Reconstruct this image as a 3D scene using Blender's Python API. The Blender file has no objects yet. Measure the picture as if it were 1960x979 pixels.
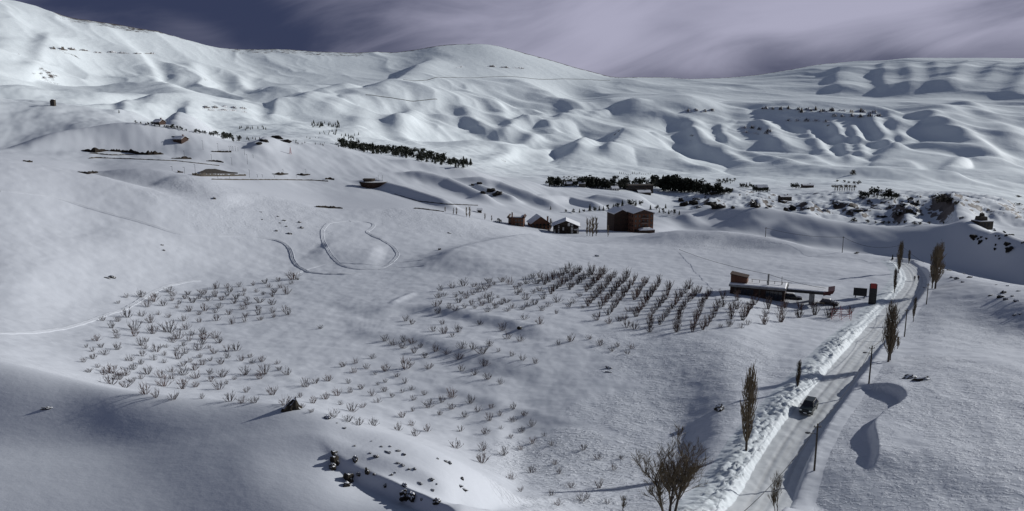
import bpy, bmesh, math, random
import numpy as np
from mathutils import Vector, Matrix

rnd = random.Random(11)
R = math.radians
scene = bpy.context.scene
col = scene.collection

# ------------------------------------------------------------------ camera
FPX, PITCH, CW, CH = 1509.0, R(10.9), 1960.0, 979.0
cam_data = bpy.data.cameras.new('camera')
cam = bpy.data.objects.new('camera', cam_data)
col.objects.link(cam)
cam.location = (0, 0, 0)
cam.rotation_euler = (R(90) - PITCH, 0, 0)
cam_data.sensor_fit = 'HORIZONTAL'
cam_data.sensor_width = 36.0
cam_data.lens = 36.0 * FPX / CW
cam_data.clip_start = 0.5
cam_data.clip_end = 30000
scene.camera = cam

# ------------------------------------------------------------------ sky, sun, exposure
SKY = (8, 0.20, 8.86, 0.55, 5.69)          # turn and place of the cloud pattern
SUN_AZ, SUN_EL = R(64), R(19.5)          # azimuth measured from the view direction to the right
world = bpy.data.worlds.new('World')
scene.world = world
world.use_nodes = True
wn, wl = world.node_tree.nodes, world.node_tree.links
wn.clear()
def N(nodes, typ, **kw):
    n = nodes.new(typ)
    for k, v in kw.items():
        if k == 'inp':
            for a, b in v.items():
                n.inputs[a].default_value = b
        else:
            setattr(n, k, v)
    return n
w_out = N(wn, 'ShaderNodeOutputWorld')
sky = N(wn, 'ShaderNodeTexSky', sky_type='NISHITA', sun_disc=False, sun_elevation=SUN_EL,
        sun_rotation=SUN_AZ, altitude=1900, air_density=1.3, dust_density=0.4, ozone_density=2.2)
bg_sky = N(wn, 'ShaderNodeBackground', inp={'Strength': 0.05})
wl.new(sky.outputs[0], bg_sky.inputs[0])
# thin high cloud: noise on a plane overhead, so that it crowds towards the horizon
tc = N(wn, 'ShaderNodeTexCoord')
sep = N(wn, 'ShaderNodeSeparateXYZ')
wl.new(tc.outputs['Generated'], sep.inputs[0])
def WM(op, a=None, b=None, c=None, clamp=False):
    n = N(wn, 'ShaderNodeMath', operation=op, use_clamp=clamp)
    for i, v in enumerate((a, b, c)):
        if v is None: continue
        if isinstance(v, (int, float)): n.inputs[i].default_value = v
        else: wl.new(v, n.inputs[i])
    return n.outputs[0]
def cloud_layer(tilt, scale, loc, nscale, detail, dist, rough=0.5):
    mp = N(wn, 'ShaderNodeMapping', vector_type='TEXTURE', inp={'Rotation': (0, tilt, 0), 'Scale': scale, 'Location': loc})
    wl.new(tc.outputs['Generated'], mp.inputs[0])
    nz = N(wn, 'ShaderNodeTexNoise', inp={'Scale': nscale, 'Detail': detail, 'Roughness': rough, 'Distortion': dist})
    wl.new(mp.outputs[0], nz.inputs['Vector'])
    return nz.outputs[0]
big_c = cloud_layer(R(SKY[0]), (0.50, 0.50, 0.17), (SKY[1], SKY[2], 0), 1.0, 2.0, 0.4)
fine_c = cloud_layer(R(-SKY[0] * 1.6), (0.26, 0.26, 0.075), (SKY[3], SKY[4], 0), 1.0, 6.0, 0.9, 0.55)
dens = WM('MULTIPLY_ADD', fine_c, 0.32, WM('MULTIPLY', big_c, 0.88))
cover = N(wn, 'ShaderNodeMapRange', interpolation_type='SMOOTHSTEP', inp={'From Min': 0.45, 'From Max': 0.80, 'To Min': 0.0, 'To Max': 1.0})
wl.new(dens, cover.inputs[0])
# the veil is opaque low down and thins to clear sky overhead
thick = N(wn, 'ShaderNodeMapRange', interpolation_type='SMOOTHSTEP', inp={'From Min': 0.10, 'From Max': 0.60, 'To Min': 0.96, 'To Max': 0.18})
wl.new(sep.outputs[2], thick.inputs[0])
ccol = N(wn, 'ShaderNodeMix', data_type='RGBA')
ccol.inputs[6].default_value = (0.044, 0.056, 0.125, 1); ccol.inputs[7].default_value = (0.54, 0.535, 0.70, 1)
wl.new(cover.outputs[0], ccol.inputs[0])
bg_cloud = N(wn, 'ShaderNodeBackground', inp={'Strength': 1.0})
wl.new(ccol.outputs[2], bg_cloud.inputs[0])
mixs = N(wn, 'ShaderNodeMixShader')
wl.new(thick.outputs[0], mixs.inputs[0])
wl.new(bg_sky.outputs[0], mixs.inputs[1]); wl.new(bg_cloud.outputs[0], mixs.inputs[2])
wl.new(mixs.outputs[0], w_out.inputs[0])

sun_data = bpy.data.lights.new('sun', 'SUN')
sun_data.energy = 5.0
sun_data.angle = R(0.6)
sun_data.color = (1.0, 1.0, 0.985)
sun = bpy.data.objects.new('sun', sun_data)
col.objects.link(sun)
SUNV = Vector((math.sin(SUN_AZ) * math.cos(SUN_EL), math.cos(SUN_AZ) * math.cos(SUN_EL), math.sin(SUN_EL)))
sun.rotation_euler = SUNV.to_track_quat('Z', 'Y').to_euler()
sun.location = SUNV * 500

vs = scene.view_settings
vs.view_transform = 'Standard'
vs.look = 'None'
vs.exposure = -0.42
vs.gamma = 1.0
vs.use_curve_mapping = False

# ------------------------------------------------------------------ helpers
def tag(o, label=None, cat=None, group=None, kind=None):
    if label: o['label'] = label
    if cat: o['category'] = cat
    if group: o['group'] = group
    if kind: o['kind'] = kind
    return o
def mesh_obj(name, verts, faces, mat, parent=None, smooth=False):
    me = bpy.data.meshes.new(name)
    me.from_pydata([tuple(p) for p in verts], [], faces)
    me.update()
    if mat is not None: me.materials.append(mat)
    if smooth:
        me.polygons.foreach_set('use_smooth', [True] * len(me.polygons))
    o = bpy.data.objects.new(name, me)
    col.objects.link(o)
    if parent is not None: o.parent = parent
    return o
def empty(name, loc, rz=0.0):
    o = bpy.data.objects.new(name, None)
    o.empty_display_size = 0.3
    col.objects.link(o)
    o.location = loc
    o.rotation_euler = (0, 0, rz)
    return o
def child_copy(o, parent=None):
    c = o.copy(); col.objects.link(c); c.parent = parent
    return c
def copy_tree(o, parent=None):
    c = child_copy(o, parent)
    for ch in list(o.children):
        copy_tree(ch, c)
    return c

# ------------------------------------------------------------------ noise
_rs = np.random.RandomState(5)
_perm = _rs.permutation(512)
_perm = np.concatenate([_perm, _perm])
_ga = _rs.uniform(0, 2 * np.pi, 512)
_gx, _gy = np.cos(_ga), np.sin(_ga)
def perlin(x, y):
    xi = np.floor(x).astype(np.int64); yi = np.floor(y).astype(np.int64)
    xf = x - xi; yf = y - yi
    xi &= 511; yi &= 511
    x1 = (xi + 1) & 511; y1 = (yi + 1) & 511
    u_ = xf * xf * xf * (xf * (xf * 6 - 15) + 10); v_ = yf * yf * yf * (yf * (yf * 6 - 15) + 10)
    def g(ix, iy, dx, dy):
        h = _perm[_perm[ix] + iy] & 511
        return _gx[h] * dx + _gy[h] * dy
    a = g(xi, yi, xf, yf); b = g(x1, yi, xf - 1, yf)
    c = g(xi, y1, xf, yf - 1); d = g(x1, y1, xf - 1, yf - 1)
    p = a + u_ * (b - a); q = c + u_ * (d - c)
    return 1.4 * (p + v_ * (q - p))
def fbm(x, y, octv=4, gain=0.5, lac=2.03):
    s = 0; a = 1.0
    for k in range(octv):
        s = s + a * perlin(x + 17.3 * k, y - 9.1 * k)
        x = x * lac; y = y * lac; a *= gain
    return s
def smooth(a, b, x):
    t = np.clip((x - a) / (b - a), 0, 1)
    return t * t * (3 - 2 * t)

# ------------------------------------------------------------------ photograph pixel <-> direction
CPI, SPI = math.cos(PITCH), math.sin(PITCH)
def pix_dir(px, py):
    a = (px - CW / 2) / FPX; b = (CH / 2 - py) / FPX
    x = a; y = CPI + b * SPI; z = -SPI + b * CPI
    h = math.hypot(x, y)
    return math.atan2(x, y), z / h          # azimuth, tangent of elevation
def project(p):
    x, y, z = p
    d = y * CPI - z * SPI
    return CW / 2 + FPX * x / d, CH / 2 - FPX * (y * SPI + z * CPI) / d
def knot(k):
    """(px, py, r) or (px, 'z', r, z): a ground point by its pixel and range, or by column, range and height"""
    if k[1] == 'z':
        px, _, r, z = k
        t = z / r
        lo, hi = -900.0, 2600.0
        for _i in range(50):
            m = (lo + hi) / 2
            if pix_dir(px, m)[1] > t: lo = m
            else: hi = m
        return pix_dir(px, lo)[0], t, r
    az, t = pix_dir(k[0], k[1])
    return az, t, k[2]
def pchip(xk, yk, x):
    xk = np.asarray(xk, float); yk = np.asarray(yk, float)
    h = np.diff(xk); d = np.diff(yk) / h
    m = np.zeros_like(yk)
    if len(xk) > 2:
        w1 = 2 * h[1:] + h[:-1]; w2 = h[1:] + 2 * h[:-1]
        ok = d[:-1] * d[1:] > 0
        with np.errstate(divide='ignore', invalid='ignore'):
            mm = (w1 + w2) / (w1 / d[:-1] + w2 / d[1:])
        m[1:-1] = np.where(ok, mm, 0)
    m[0] = d[0]; m[-1] = d[-1]
    x = np.clip(x, xk[0], xk[-1])
    i = np.clip(np.searchsorted(xk, x) - 1, 0, len(xk) - 2)
    s = (x - xk[i]) / h[i]
    return ((1 + 2 * s) * (1 - s) ** 2 * yk[i] + s * (1 - s) ** 2 * h[i] * m[i]
            + s * s * (3 - 2 * s) * yk[i + 1] + s * s * (s - 1) * h[i] * m[i + 1])
# ------------------------------------------------------------------ the lie of the land
# each row is a line across the valley, near to far; the surface is lofted through the rows
ROWS = [
 [(-300,'z',14,-30),(600,'z',14,-31),(1000,'z',14,-36),(2250,'z',14,-38)],
 # bottom edge of the view
 [(-300,979,72),(0,979,66),(300,979,60.5),(600,979,56),(700,979,55.6),(800,979,55.3),(900,985,56.5),(1000,979,66),(1100,979,73),(1200,979,76.5),(1300,979,78.5),(1400,979,79.5),(1500,979,79.5),(1600,979,77.5),(1800,979,75.5),(2250,979,74)],
 # foot and lip of the little cliff on the knoll
 [(-300,890,80),(0,900,72),(250,895,66.8),(400,885,63.8),(500,885,62),(600,885,61.4),(700,925,60),(800,955,58.8),(850,972,58.2),(900,990,58.8),(1000,972,68),(1100,970,75),(1200,965,79),(1300,965,81),(1400,'z',82,-44.2),(1500,'z',82,-44.2),(1600,'z',80,-43.4),(1800,'z',78,-42),(2250,'z',77,-40.5)],
 [(-300,850,84),(0,860,76),(250,858,69.8),(400,842,66.8),(500,830,65.6),(600,826,64.6),(700,870,62.4),(800,905,61.2),(850,930,60.6),(900,955,61.5),(1000,967,69.5),(1100,963,77),(1200,956,80.5),(1300,955,82.5),(1400,'z',84,-44.2),(1500,'z',84,-44.2),(1600,'z',82,-43.3),(1800,'z',80,-41.9),(2250,'z',79,-40.4)],
 # crest of the knoll
 [(-300,640,104),(0,690,91),(130,722,85),(230,745,79.5),(420,765,74),(560,775,70),(620,787,68.8),(680,811,67),(740,830,66.5),(800,852,66),(860,877,66),(900,896,66.5),(960,928,69),(1000,955,71.5),(1050,955,76.5),(1100,952,79.5),(1200,945,82.5),(1300,941,85),(1400,'z',87,-44.3),(1500,'z',87,-44.2),(1600,'z',86,-43.2),(1800,'z',86,-41.7),(2250,'z',86,-40)],
 [(-300,652,112),(0,699,104),(130,732,104),(230,757,99),(420,784,93),(560,796,91),(680,822,87),(740,840,84),(800,860,81),(860,884,75.5),(900,902,75),(960,934,74.5),(1000,950,75.5),(1050,948,80),(1100,945,83),(1200,938,86),(1300,932,88.5),(1400,'z',90,-44.3),(1500,'z',90,-44.2),(1600,'z',90,-43.1),(1800,'z',91,-41.6),(2250,'z',91,-39.8)],
 [(-300,638,150),(0,684,127),(130,716,125),(230,740,124),(420,761,120),(560,771,116),(680,801,109.5),(740,820,105),(800,840,101),(860,866,95),(900,886,91.5),(960,920,85.5),(1000,938,84.5),(1050,935,86),(1100,930,88),(1200,922,91),(1300,916,93.5),(1400,'z',95,-44.3),(1500,'z',96,-44.2),(1600,'z',97,-43),(1800,'z',98,-41.6),(2250,'z',98,-39.6)],
 # orchard floor
 [(-300,590,176),(0,640,155),(100,652,157),(200,652,160),(400,650,170),(600,650,167),(800,650,164),(1000,650,161),(1200,650,159),(1400,645,158),(1500,'z',160,-47),(1650,'z',160,-46.6),(1740,'z',158,-45.6),(1800,'z',158,-44.8),(1960,'z',156,-43.5),(2250,'z',150,-41.5)],
 [(-300,500,222),(0,560,192),(200,560,213),(400,555,222),(600,560,217),(800,570,208),(1000,570,204),(1200,578,199.6),(1400,583,197),(1500,'z',199,-51),(1650,'z',202,-51.4),(1740,'z',202,-51.4),(1800,'z',202,-50.3),(1960,'z',192,-48.6),(2250,'z',180,-45.5)],
 [(-300,390,270),(0,450,238),(200,470,250),(400,492,253),(550,512,250),(700,512,250),(800,512,248),(900,508,251),(1000,508,251),(1200,528,240),(1400,540,240),(1550,545,243),(1650,548,246),(1740,550,249),(1800,552,243),(1870,555,236),(1960,572,220),(2250,590,200)],
 # near crests: hillside on the left, field and road on the right
 [(-300,262,345),(0,300,332),(118,320,326),(270,357,305),(400,398,292),(520,430,290),(650,442,292),(800,456,292),(950,472,294),(1080,478,300),(1200,482,298),(1300,486,295),(1400,496,288),(1500,505,282),(1600,511,280),(1700,521,278),(1750,529,274),(1800,528,264),(1845,533,255),(1894,543,247),(1960,556,236),(2250,570,215)],
 [(-300,272,365),(0,308,352),(118,327,342),(270,360,318),(400,382,306),(520,408,306),(650,422,310),(800,432,315),(950,450,320),(1080,466,335),(1200,466,335),(1300,464,330),(1400,474,320),(1500,486,308),(1600,498,302),(1700,508,298),(1750,514,291),(1800,520,277),(1845,527,265),(1894,538,256),(1960,550,246),(2250,562,225)],
 [(-300,270,390),(0,303,380),(118,322,370),(185,330,358),(225,324,350),(270,322,347),(370,337,341),(450,359,338),(525,376,338),(650,400,335),(750,398,340),(850,407,347),(950,427,362),(1020,442,368),(1080,454,374),(1150,457,374),(1200,454,372),(1250,446,364),(1300,442,360),(1400,446,346),(1489,456,334),(1536,469,326),(1600,481,324),(1700,492,325),(1742,501,310),(1776,512,292),(1808,516,284),(1845,525,273),(1894,536,264),(1960,548,254),(2250,560,233)],
 [(-300,300,425),(0,330,418),(185,350,400),(370,362,390),(525,396,380),(650,416,380),(750,413,385),(850,420,390),(950,438,397),(1020,447,402),(1080,452,406),(1150,453,408),(1200,452,410),(1250,452,410),(1300,458,420),(1400,476,415),(1500,490,412),(1600,503,410),(1700,518,400),(1800,540,390),(1900,568,378),(1960,585,370),(2250,610,350)],
 [(-300,275,445),(0,305,440),(100,319,440),(200,336,440),(270,328,450),(370,333,452),(450,354,450),(525,372,448),(650,396,440),(750,395,445),(850,404,445),(950,424,445),(1000,432,445),(1080,446,440),(1200,447,445),(1250,446,470),(1300,443,570),(1400,447,580),(1500,464,577),(1600,480,572),(1700,492,566),(1800,508,545),(1900,530,505),(1960,546,482),(2250,575,400)],
 [(-300,262,525),(0,290,555),(100,293,585),(200,292,597),(300,296,592),(400,312,565),(500,328,555),(600,345,560),(700,350,565),(800,362,560),(900,380,555),(1000,398,555),(1100,414,560),(1200,424,560),(1250,432,555),(1300,428,597),(1400,426,600),(1500,436,597),(1650,460,592),(1800,472,574),(1900,488,530),(1960,503,504),(2250,530,450)],
 [(-300,275,600),(0,285,610),(70,262,622),(129,249,632),(184,242,640),(221,237,640),(257,237,640),(320,241,648),(397,257,650),(444,272,652),(483,271,680),(533,263,700),(562,270,700),(650,280,720),(700,291,720),(760,302,722),(850,318,722),(900,326,722),(1000,347,730),(1050,357,760),(1100,359,780),(1170,365,780),(1220,370,770),(1245,386,730),(1262,405,660),(1300,404,630),(1400,399,622),(1470,400,620),(1560,415,620),(1650,429,620),(1700,432,618),(1800,430,610),(1830,428,600),(1870,434,582),(1900,445,560),(1960,463,530),(2250,500,480)],
 [(-300,292,720),(0,300,720),(100,272,730),(200,256,740),(300,254,740),(400,270,745),(444,284,745),(533,290,785),(650,294,795),(760,314,795),(900,338,795),(1000,358,800),(1100,366,830),(1200,376,830),(1245,396,790),(1300,414,715),(1400,417,722),(1500,424,725),(1650,446,720),(1800,452,710),(1900,468,670),(1960,484,630),(2250,520,560)],
 [(-300,280,790),(0,283,780),(100,263,800),(184,246,820),(250,243,820),(320,247,850),(444,278,850),(533,272,890),(650,286,890),(760,307,890),(900,331,890),(1000,351,885),(1050,354,900),(1100,354,905),(1200,365,905),(1250,378,890),(1300,400,830),(1400,398,830),(1500,402,835),(1600,414,835),(1650,424,825),(1750,430,805),(1830,427,785),(1900,443,750),(1960,461,700),(2250,500,640)],
 [(-300,176,1120),(0,190,1100),(100,195,1100),(180,208,1100),(250,231,1100),(320,244,1080),(400,257,1080),(444,268,1080),(500,263,1110),(600,268,1150),(700,285,1150),(800,301,1100),(900,323,1080),(1000,343,1080),(1100,345,1080),(1200,352,1080),(1300,368,1010),(1400,368,980),(1450,376,960),(1500,380,960),(1560,375,980),(1650,373,1000),(1736,362,1060),(1794,366,1060),(1850,372,1050),(1891,380,1040),(1920,388,1020),(1960,409,980),(2250,470,850)],
 [(-300,196,1400),(0,205,1400),(100,210,1400),(180,222,1380),(250,238,1320),(320,243,1300),(444,262,1300),(600,257,1350),(700,280,1320),(800,293,1300),(900,316,1280),(1000,335,1260),(1100,341,1230),(1200,345,1210),(1300,357,1180),(1400,358,1160),(1500,362,1150),(1600,360,1160),(1650,361,1170),(1736,367,1200),(1800,377,1200),(1891,394,1190),(1960,422,1150),(2250,490,1000)],
 [(-300,190,1700),(0,200,1700),(111,200,1700),(200,207,1700),(250,228,1640),(320,236,1640),(400,246,1640),(520,241,1640),(600,245,1700),(700,263,1700),(800,281,1680),(900,301,1640),(1000,320,1620),(1100,328,1600),(1200,333,1600),(1300,341,1580),(1400,344,1560),(1500,346,1560),(1600,346,1550),(1700,350,1520),(1800,360,1500),(1891,377,1450),(1960,392,1400),(2250,440,1300)],
 [(-300,120,2250),(0,150,2250),(60,172,2230),(111,191,2200),(152,182,2200),(236,173,2200),(354,173,2200),(404,185,2200),(472,204,2180),(505,224,2150),(539,233,2150),(600,226,2200),(700,242,2200),(800,264,2200),(900,281,2180),(1000,290,2150),(1100,294,2130),(1200,302,2120),(1300,312,2100),(1400,319,2080),(1500,325,2060),(1600,326,2020),(1700,323,1980),(1800,333,1900),(1900,352,1820),(1960,362,1800),(2250,410,1700)],
 [(-300,98,2500),(0,130,2500),(60,160,2480),(111,186,2450),(152,188,2450),(236,183,2480),(354,184,2480),(404,194,2450),(472,207,2400),(505,217,2400),(539,216,2400),(600,205,2480),(700,221,2500),(800,244,2500),(900,262,2480),(1000,267,2450),(1100,273,2430),(1200,278,2420),(1300,291,2400),(1400,300,2380),(1500,306,2350),(1600,306,2320),(1700,303,2250),(1800,309,2180),(1900,332,2080),(1960,342,2050),(2250,390,1950)],
 [(-300,50,3000),(0,92,3000),(111,146,2950),(236,166,2950),(354,172,2950),(404,182,2900),(452,188,2900),(505,172,3000),(566,159,3080),(660,160,3080),(735,166,3080),(800,178,3000),(900,201,2980),(1000,220,2950),(1100,227,2880),(1200,240,2820),(1300,250,2780),(1400,252,2750),(1500,256,2720),(1600,262,2700),(1700,258,2680),(1800,266,2600),(1900,290,2500),(1960,302,2450),(2250,350,2300)],
 [(-300,10,3500),(0,52,3500),(111,96,3500),(236,132,3500),(354,146,3500),(404,160,3450),(452,170,3450),(505,166,3450),(566,163,3480),(660,159,3520),(735,157,3550),(830,152,3580),(900,161,3560),(1000,176,3520),(1050,188,3420),(1110,200,3320),(1200,186,3300),(1300,184,3290),(1400,199,3240),(1500,204,3200),(1600,205,3180),(1700,203,3150),(1800,206,3080),(1900,234,2980),(1960,244,2920),(2250,290,2750)],
 [(-300,-30,4000),(0,22,4000),(111,58,4000),(236,90,4080),(354,112,4150),(505,140,4150),(660,138,4180),(735,139,4200),(830,125,4250),(900,129,4250),(1000,146,4200),(1050,168,4100),(1110,191,3950),(1200,183,3850),(1300,183,3800),(1400,191,3780),(1500,194,3760),(1600,193,3740),(1700,190,3700),(1800,185,3650),(1900,196,3500),(1960,198,3450),(2250,230,3250)],
 # skyline
 [(-300,-90,4600),(0,-2,4600),(40,5,4600),(80,18,4600),(110,28,4620),(180,40,4650),(250,51,4700),(330,68,4750),(380,82,4800),(430,92,4850),(500,97,4900),(560,97,4900),(680,101,4950),(750,102,5000),(800,96,5000),(850,87,5000),(920,84,5000),(960,90,5000),(1000,101,5000),(1060,117,5000),(1100,129,5000),(1150,143,5000),(1180,150,5000),(1200,147,5020),(1240,149,5080),(1330,151,5200),(1400,149,5300),(1450,144,5350),(1520,133,5380),(1570,124,5400),(1600,122,5400),(1650,117,5400),(1700,117,5400),(1730,112,5400),(1800,112,5350),(1900,112,5250),(1960,113,5200),(2250,120,5000)],
 [(-300,-30,6500),(0,50,6500),(430,130,6500),(920,130,6600),(1180,178,6600),(1650,160,6800),(1960,160,6800),(2250,160,6800)],
 [(-300,120,9500),(1000,180,9500),(2250,190,9500)],
]
AZ0, AZ1, NAZ = R(-41), R(41), 930
AZ = np.linspace(AZ0, AZ1, NAZ)
def spaced(a, b, step): return np.linspace(math.log(a), math.log(b), int((math.log(b) - math.log(a)) / step) + 1)
LR = np.concatenate([spaced(14, 44, 0.03), spaced(44, 270, 0.0036)[1:], spaced(270, 800, 0.0048)[1:], spaced(800, 1800, 0.0062)[1:],
                     spaced(1800, 5500, 0.0042)[1:], spaced(5500, 9500, 0.03)[1:]])
NR = len(LR)
rk = np.zeros((len(ROWS), NAZ)); tk = np.zeros((len(ROWS), NAZ))
for i, row in enumerate(ROWS):
    k = sorted(knot(p) for p in row)
    a = [p[0] for p in k]
    tk[i] = pchip(a, [p[1] for p in k], AZ)
    rk[i] = np.log(pchip(a, [p[2] for p in k], AZ))
_kx = np.arange(-16, 17); _kw = np.exp(-0.5 * (_kx / 5.0) ** 2); _kw /= _kw.sum()
for i in range(len(ROWS)):
    for A_ in (rk, tk):
        A_[i] = np.convolve(np.pad(A_[i], 16, mode='edge'), _kw, mode='valid')
for i in range(1, len(ROWS)):
    rk[i] = np.maximum(rk[i], rk[i - 1] + 0.006)
T = np.zeros((NAZ, NR))
for j in range(NAZ):
    T[j] = pchip(rk[:, j], tk[:, j], LR)
_kx = np.arange(-10, 11); _kw = np.exp(-0.5 * (_kx / 3.6) ** 2); _kw /= _kw.sum()
_Tp = np.pad(T, ((10, 10), (0, 0)), mode='edge')
T = sum(_kw[k] * _Tp[k:k + NAZ] for k in range(21))
RR = np.exp(LR)
X = np.sin(AZ)[:, None] * RR[None, :]
Y = np.cos(AZ)[:, None] * RR[None, :]
Z = T * RR[None, :]

def grid_at(x, y, G=None):
    """height of the ground at x, y"""
    G = Z if G is None else G
    az = math.atan2(x, y); lr = math.log(math.hypot(x, y))
    fa = min(max((az - AZ0) / (AZ1 - AZ0) * (NAZ - 1), 0), NAZ - 1.001)
    j = int(np.searchsorted(LR, lr)) - 1
    j = min(max(j, 0), NR - 2)
    fr = (lr - LR[j]) / (LR[j + 1] - LR[j]); fr = min(max(fr, 0), 1)
    i = int(fa); fa -= i
    return float((G[i, j] * (1 - fa) + G[i + 1, j] * fa) * (1 - fr) + (G[i, j + 1] * (1 - fa) + G[i + 1, j + 1] * fa) * fr)
def at(px, py, rmin=0.0):
    """the ground point seen at a pixel of the photograph"""
    az, t = pix_dir(px, py)
    fa = min(max((az - AZ0) / (AZ1 - AZ0) * (NAZ - 1), 0), NAZ - 1.001)
    i = int(fa); fa -= i
    tt = (Z[i] * (1 - fa) + Z[i + 1] * fa) / RR
    ok = np.nonzero((tt >= t) & (RR > rmin))[0]
    j = int(ok[0]) if len(ok) else NR - 1
    if j > 0 and tt[j] > tt[j - 1] and RR[j - 1] > rmin:
        f = (t - tt[j - 1]) / (tt[j] - tt[j - 1]); f = min(max(f, 0), 1)
    else: f = 1.0
    r = math.exp(LR[j - 1] + f * (LR[j] - LR[j - 1])) if j > 0 else RR[0]
    x, y = r * math.sin(az), r * math.cos(az)
    return Vector((x, y, grid_at(x, y)))
def crest_at(px, py, dy=10):
    """like at(), but falls back to the crest just below the pixel when the pixel misses it"""
    best = at(px, py)
    q = at(px, py + dy)
    return q if best.length > 1.6 * q.length else best

def poly_near(pts, reach):
    """index window of the grid around a polyline, plus signed distance (right side positive) and arc position 0..1"""
    P = np.array([(p[0], p[1]) for p in pts])
    a = np.arctan2(P[:, 0], P[:, 1]); r = np.hypot(P[:, 0], P[:, 1])
    da = reach / r.min()
    i0 = max(int((a.min() - da - AZ0) / (AZ1 - AZ0) * (NAZ - 1)) - 1, 0)
    i1 = min(int((a.max() + da - AZ0) / (AZ1 - AZ0) * (NAZ - 1)) + 2, NAZ)
    j0 = int(np.searchsorted(RR, max(r.min() - reach, 14))); j1 = int(np.searchsorted(RR, r.max() + reach))
    if i1 <= i0 or j1 <= j0: return None
    sl = (slice(i0, i1), slice(j0, j1))
    x, y = X[sl], Y[sl]
    best = np.full(x.shape, 1e9); sd = np.zeros(x.shape); arc = np.zeros(x.shape)
    L = np.hypot(*np.diff(P, axis=0).T); cum = np.concatenate([[0], np.cumsum(L)])
    for k in range(len(P) - 1):
        ax, ay = P[k]; dx, dy = P[k + 1] - P[k]
        l2 = dx * dx + dy * dy + 1e-9
        s = np.clip(((x - ax) * dx + (y - ay) * dy) / l2, 0, 1)
        ex, ey = x - ax - s * dx, y - ay - s * dy
        d = np.hypot(ex, ey)
        side = np.sign(dy * (x - ax) - dx * (y - ay))
        m = d < best
        best = np.where(m, d, best); sd = np.where(m, d * side, sd)
        arc = np.where(m, (cum[k] + s * L[k]) / cum[-1], arc)
    return sl, sd, arc
def on_base(pix, amp):
    out = []
    for px, py in pix:
        p = at(px, py)
        p = at(px, py + 0.75 * amp * FPX / p.length)
        out.append(p)
    return out
def spur(pix, wl_, wr_, amp, sharp=1.0):
    """a rounded rib of ground along a line (widths in photograph pixels at its range)"""
    pts = on_base(pix, amp)
    r = sum(p.length for p in pts) / len(pts)
    a, b = wl_ * r / FPX, wr_ * r / FPX
    w = poly_near(pts, 3.0 * max(a, b))
    if w is None: return
    sl, sd, arc = w
    # pts run away or sideways; make "right" mean larger x
    if pts[-1][1] < pts[0][1]: sd = -sd
    q = np.where(sd > 0, sd / b, -sd / a)
    prof = np.exp(-np.power(q + 1e-6, 1.0 + sharp) * 0.9)
    Z[sl] += amp * prof * smooth(-0.02, 0.22, arc) * smooth(1.02, 0.78, arc) if len(pts) > 2 else amp * prof * smooth(-0.05, 0.3, arc) * smooth(1.05, 0.7, arc)
def resample(pts, step, smooth_n=0):
    P = np.array([tuple(p) for p in pts]); L = np.concatenate([[0], np.cumsum(np.hypot(*np.diff(P[:, :2], axis=0).T))])
    s = np.arange(0, L[-1], step)
    Q = np.stack([pchip(L, P[:, k], s) for k in range(3)], 1)
    for _ in range(smooth_n):
        Q[1:-1] = 0.25 * Q[:-2] + 0.5 * Q[1:-1] + 0.25 * Q[2:]
    return Q
def scarp(pix, amp, edge, decay, flip=False, end=0.82):
    """wind-cut step in the snow: the ground right of the line stands higher"""
    pts = resample([at(*p) for p in pix], 0.8, 16)
    w = poly_near(pts, decay * 3)
    if w is None: return
    sl, sd, arc = w
    if flip: sd = -sd
    Z[sl] += amp * smooth(-edge, edge, sd) * np.exp(-np.maximum(sd, 0) / decay) * smooth(0, 0.18, arc) * smooth(1, end, arc)
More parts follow.
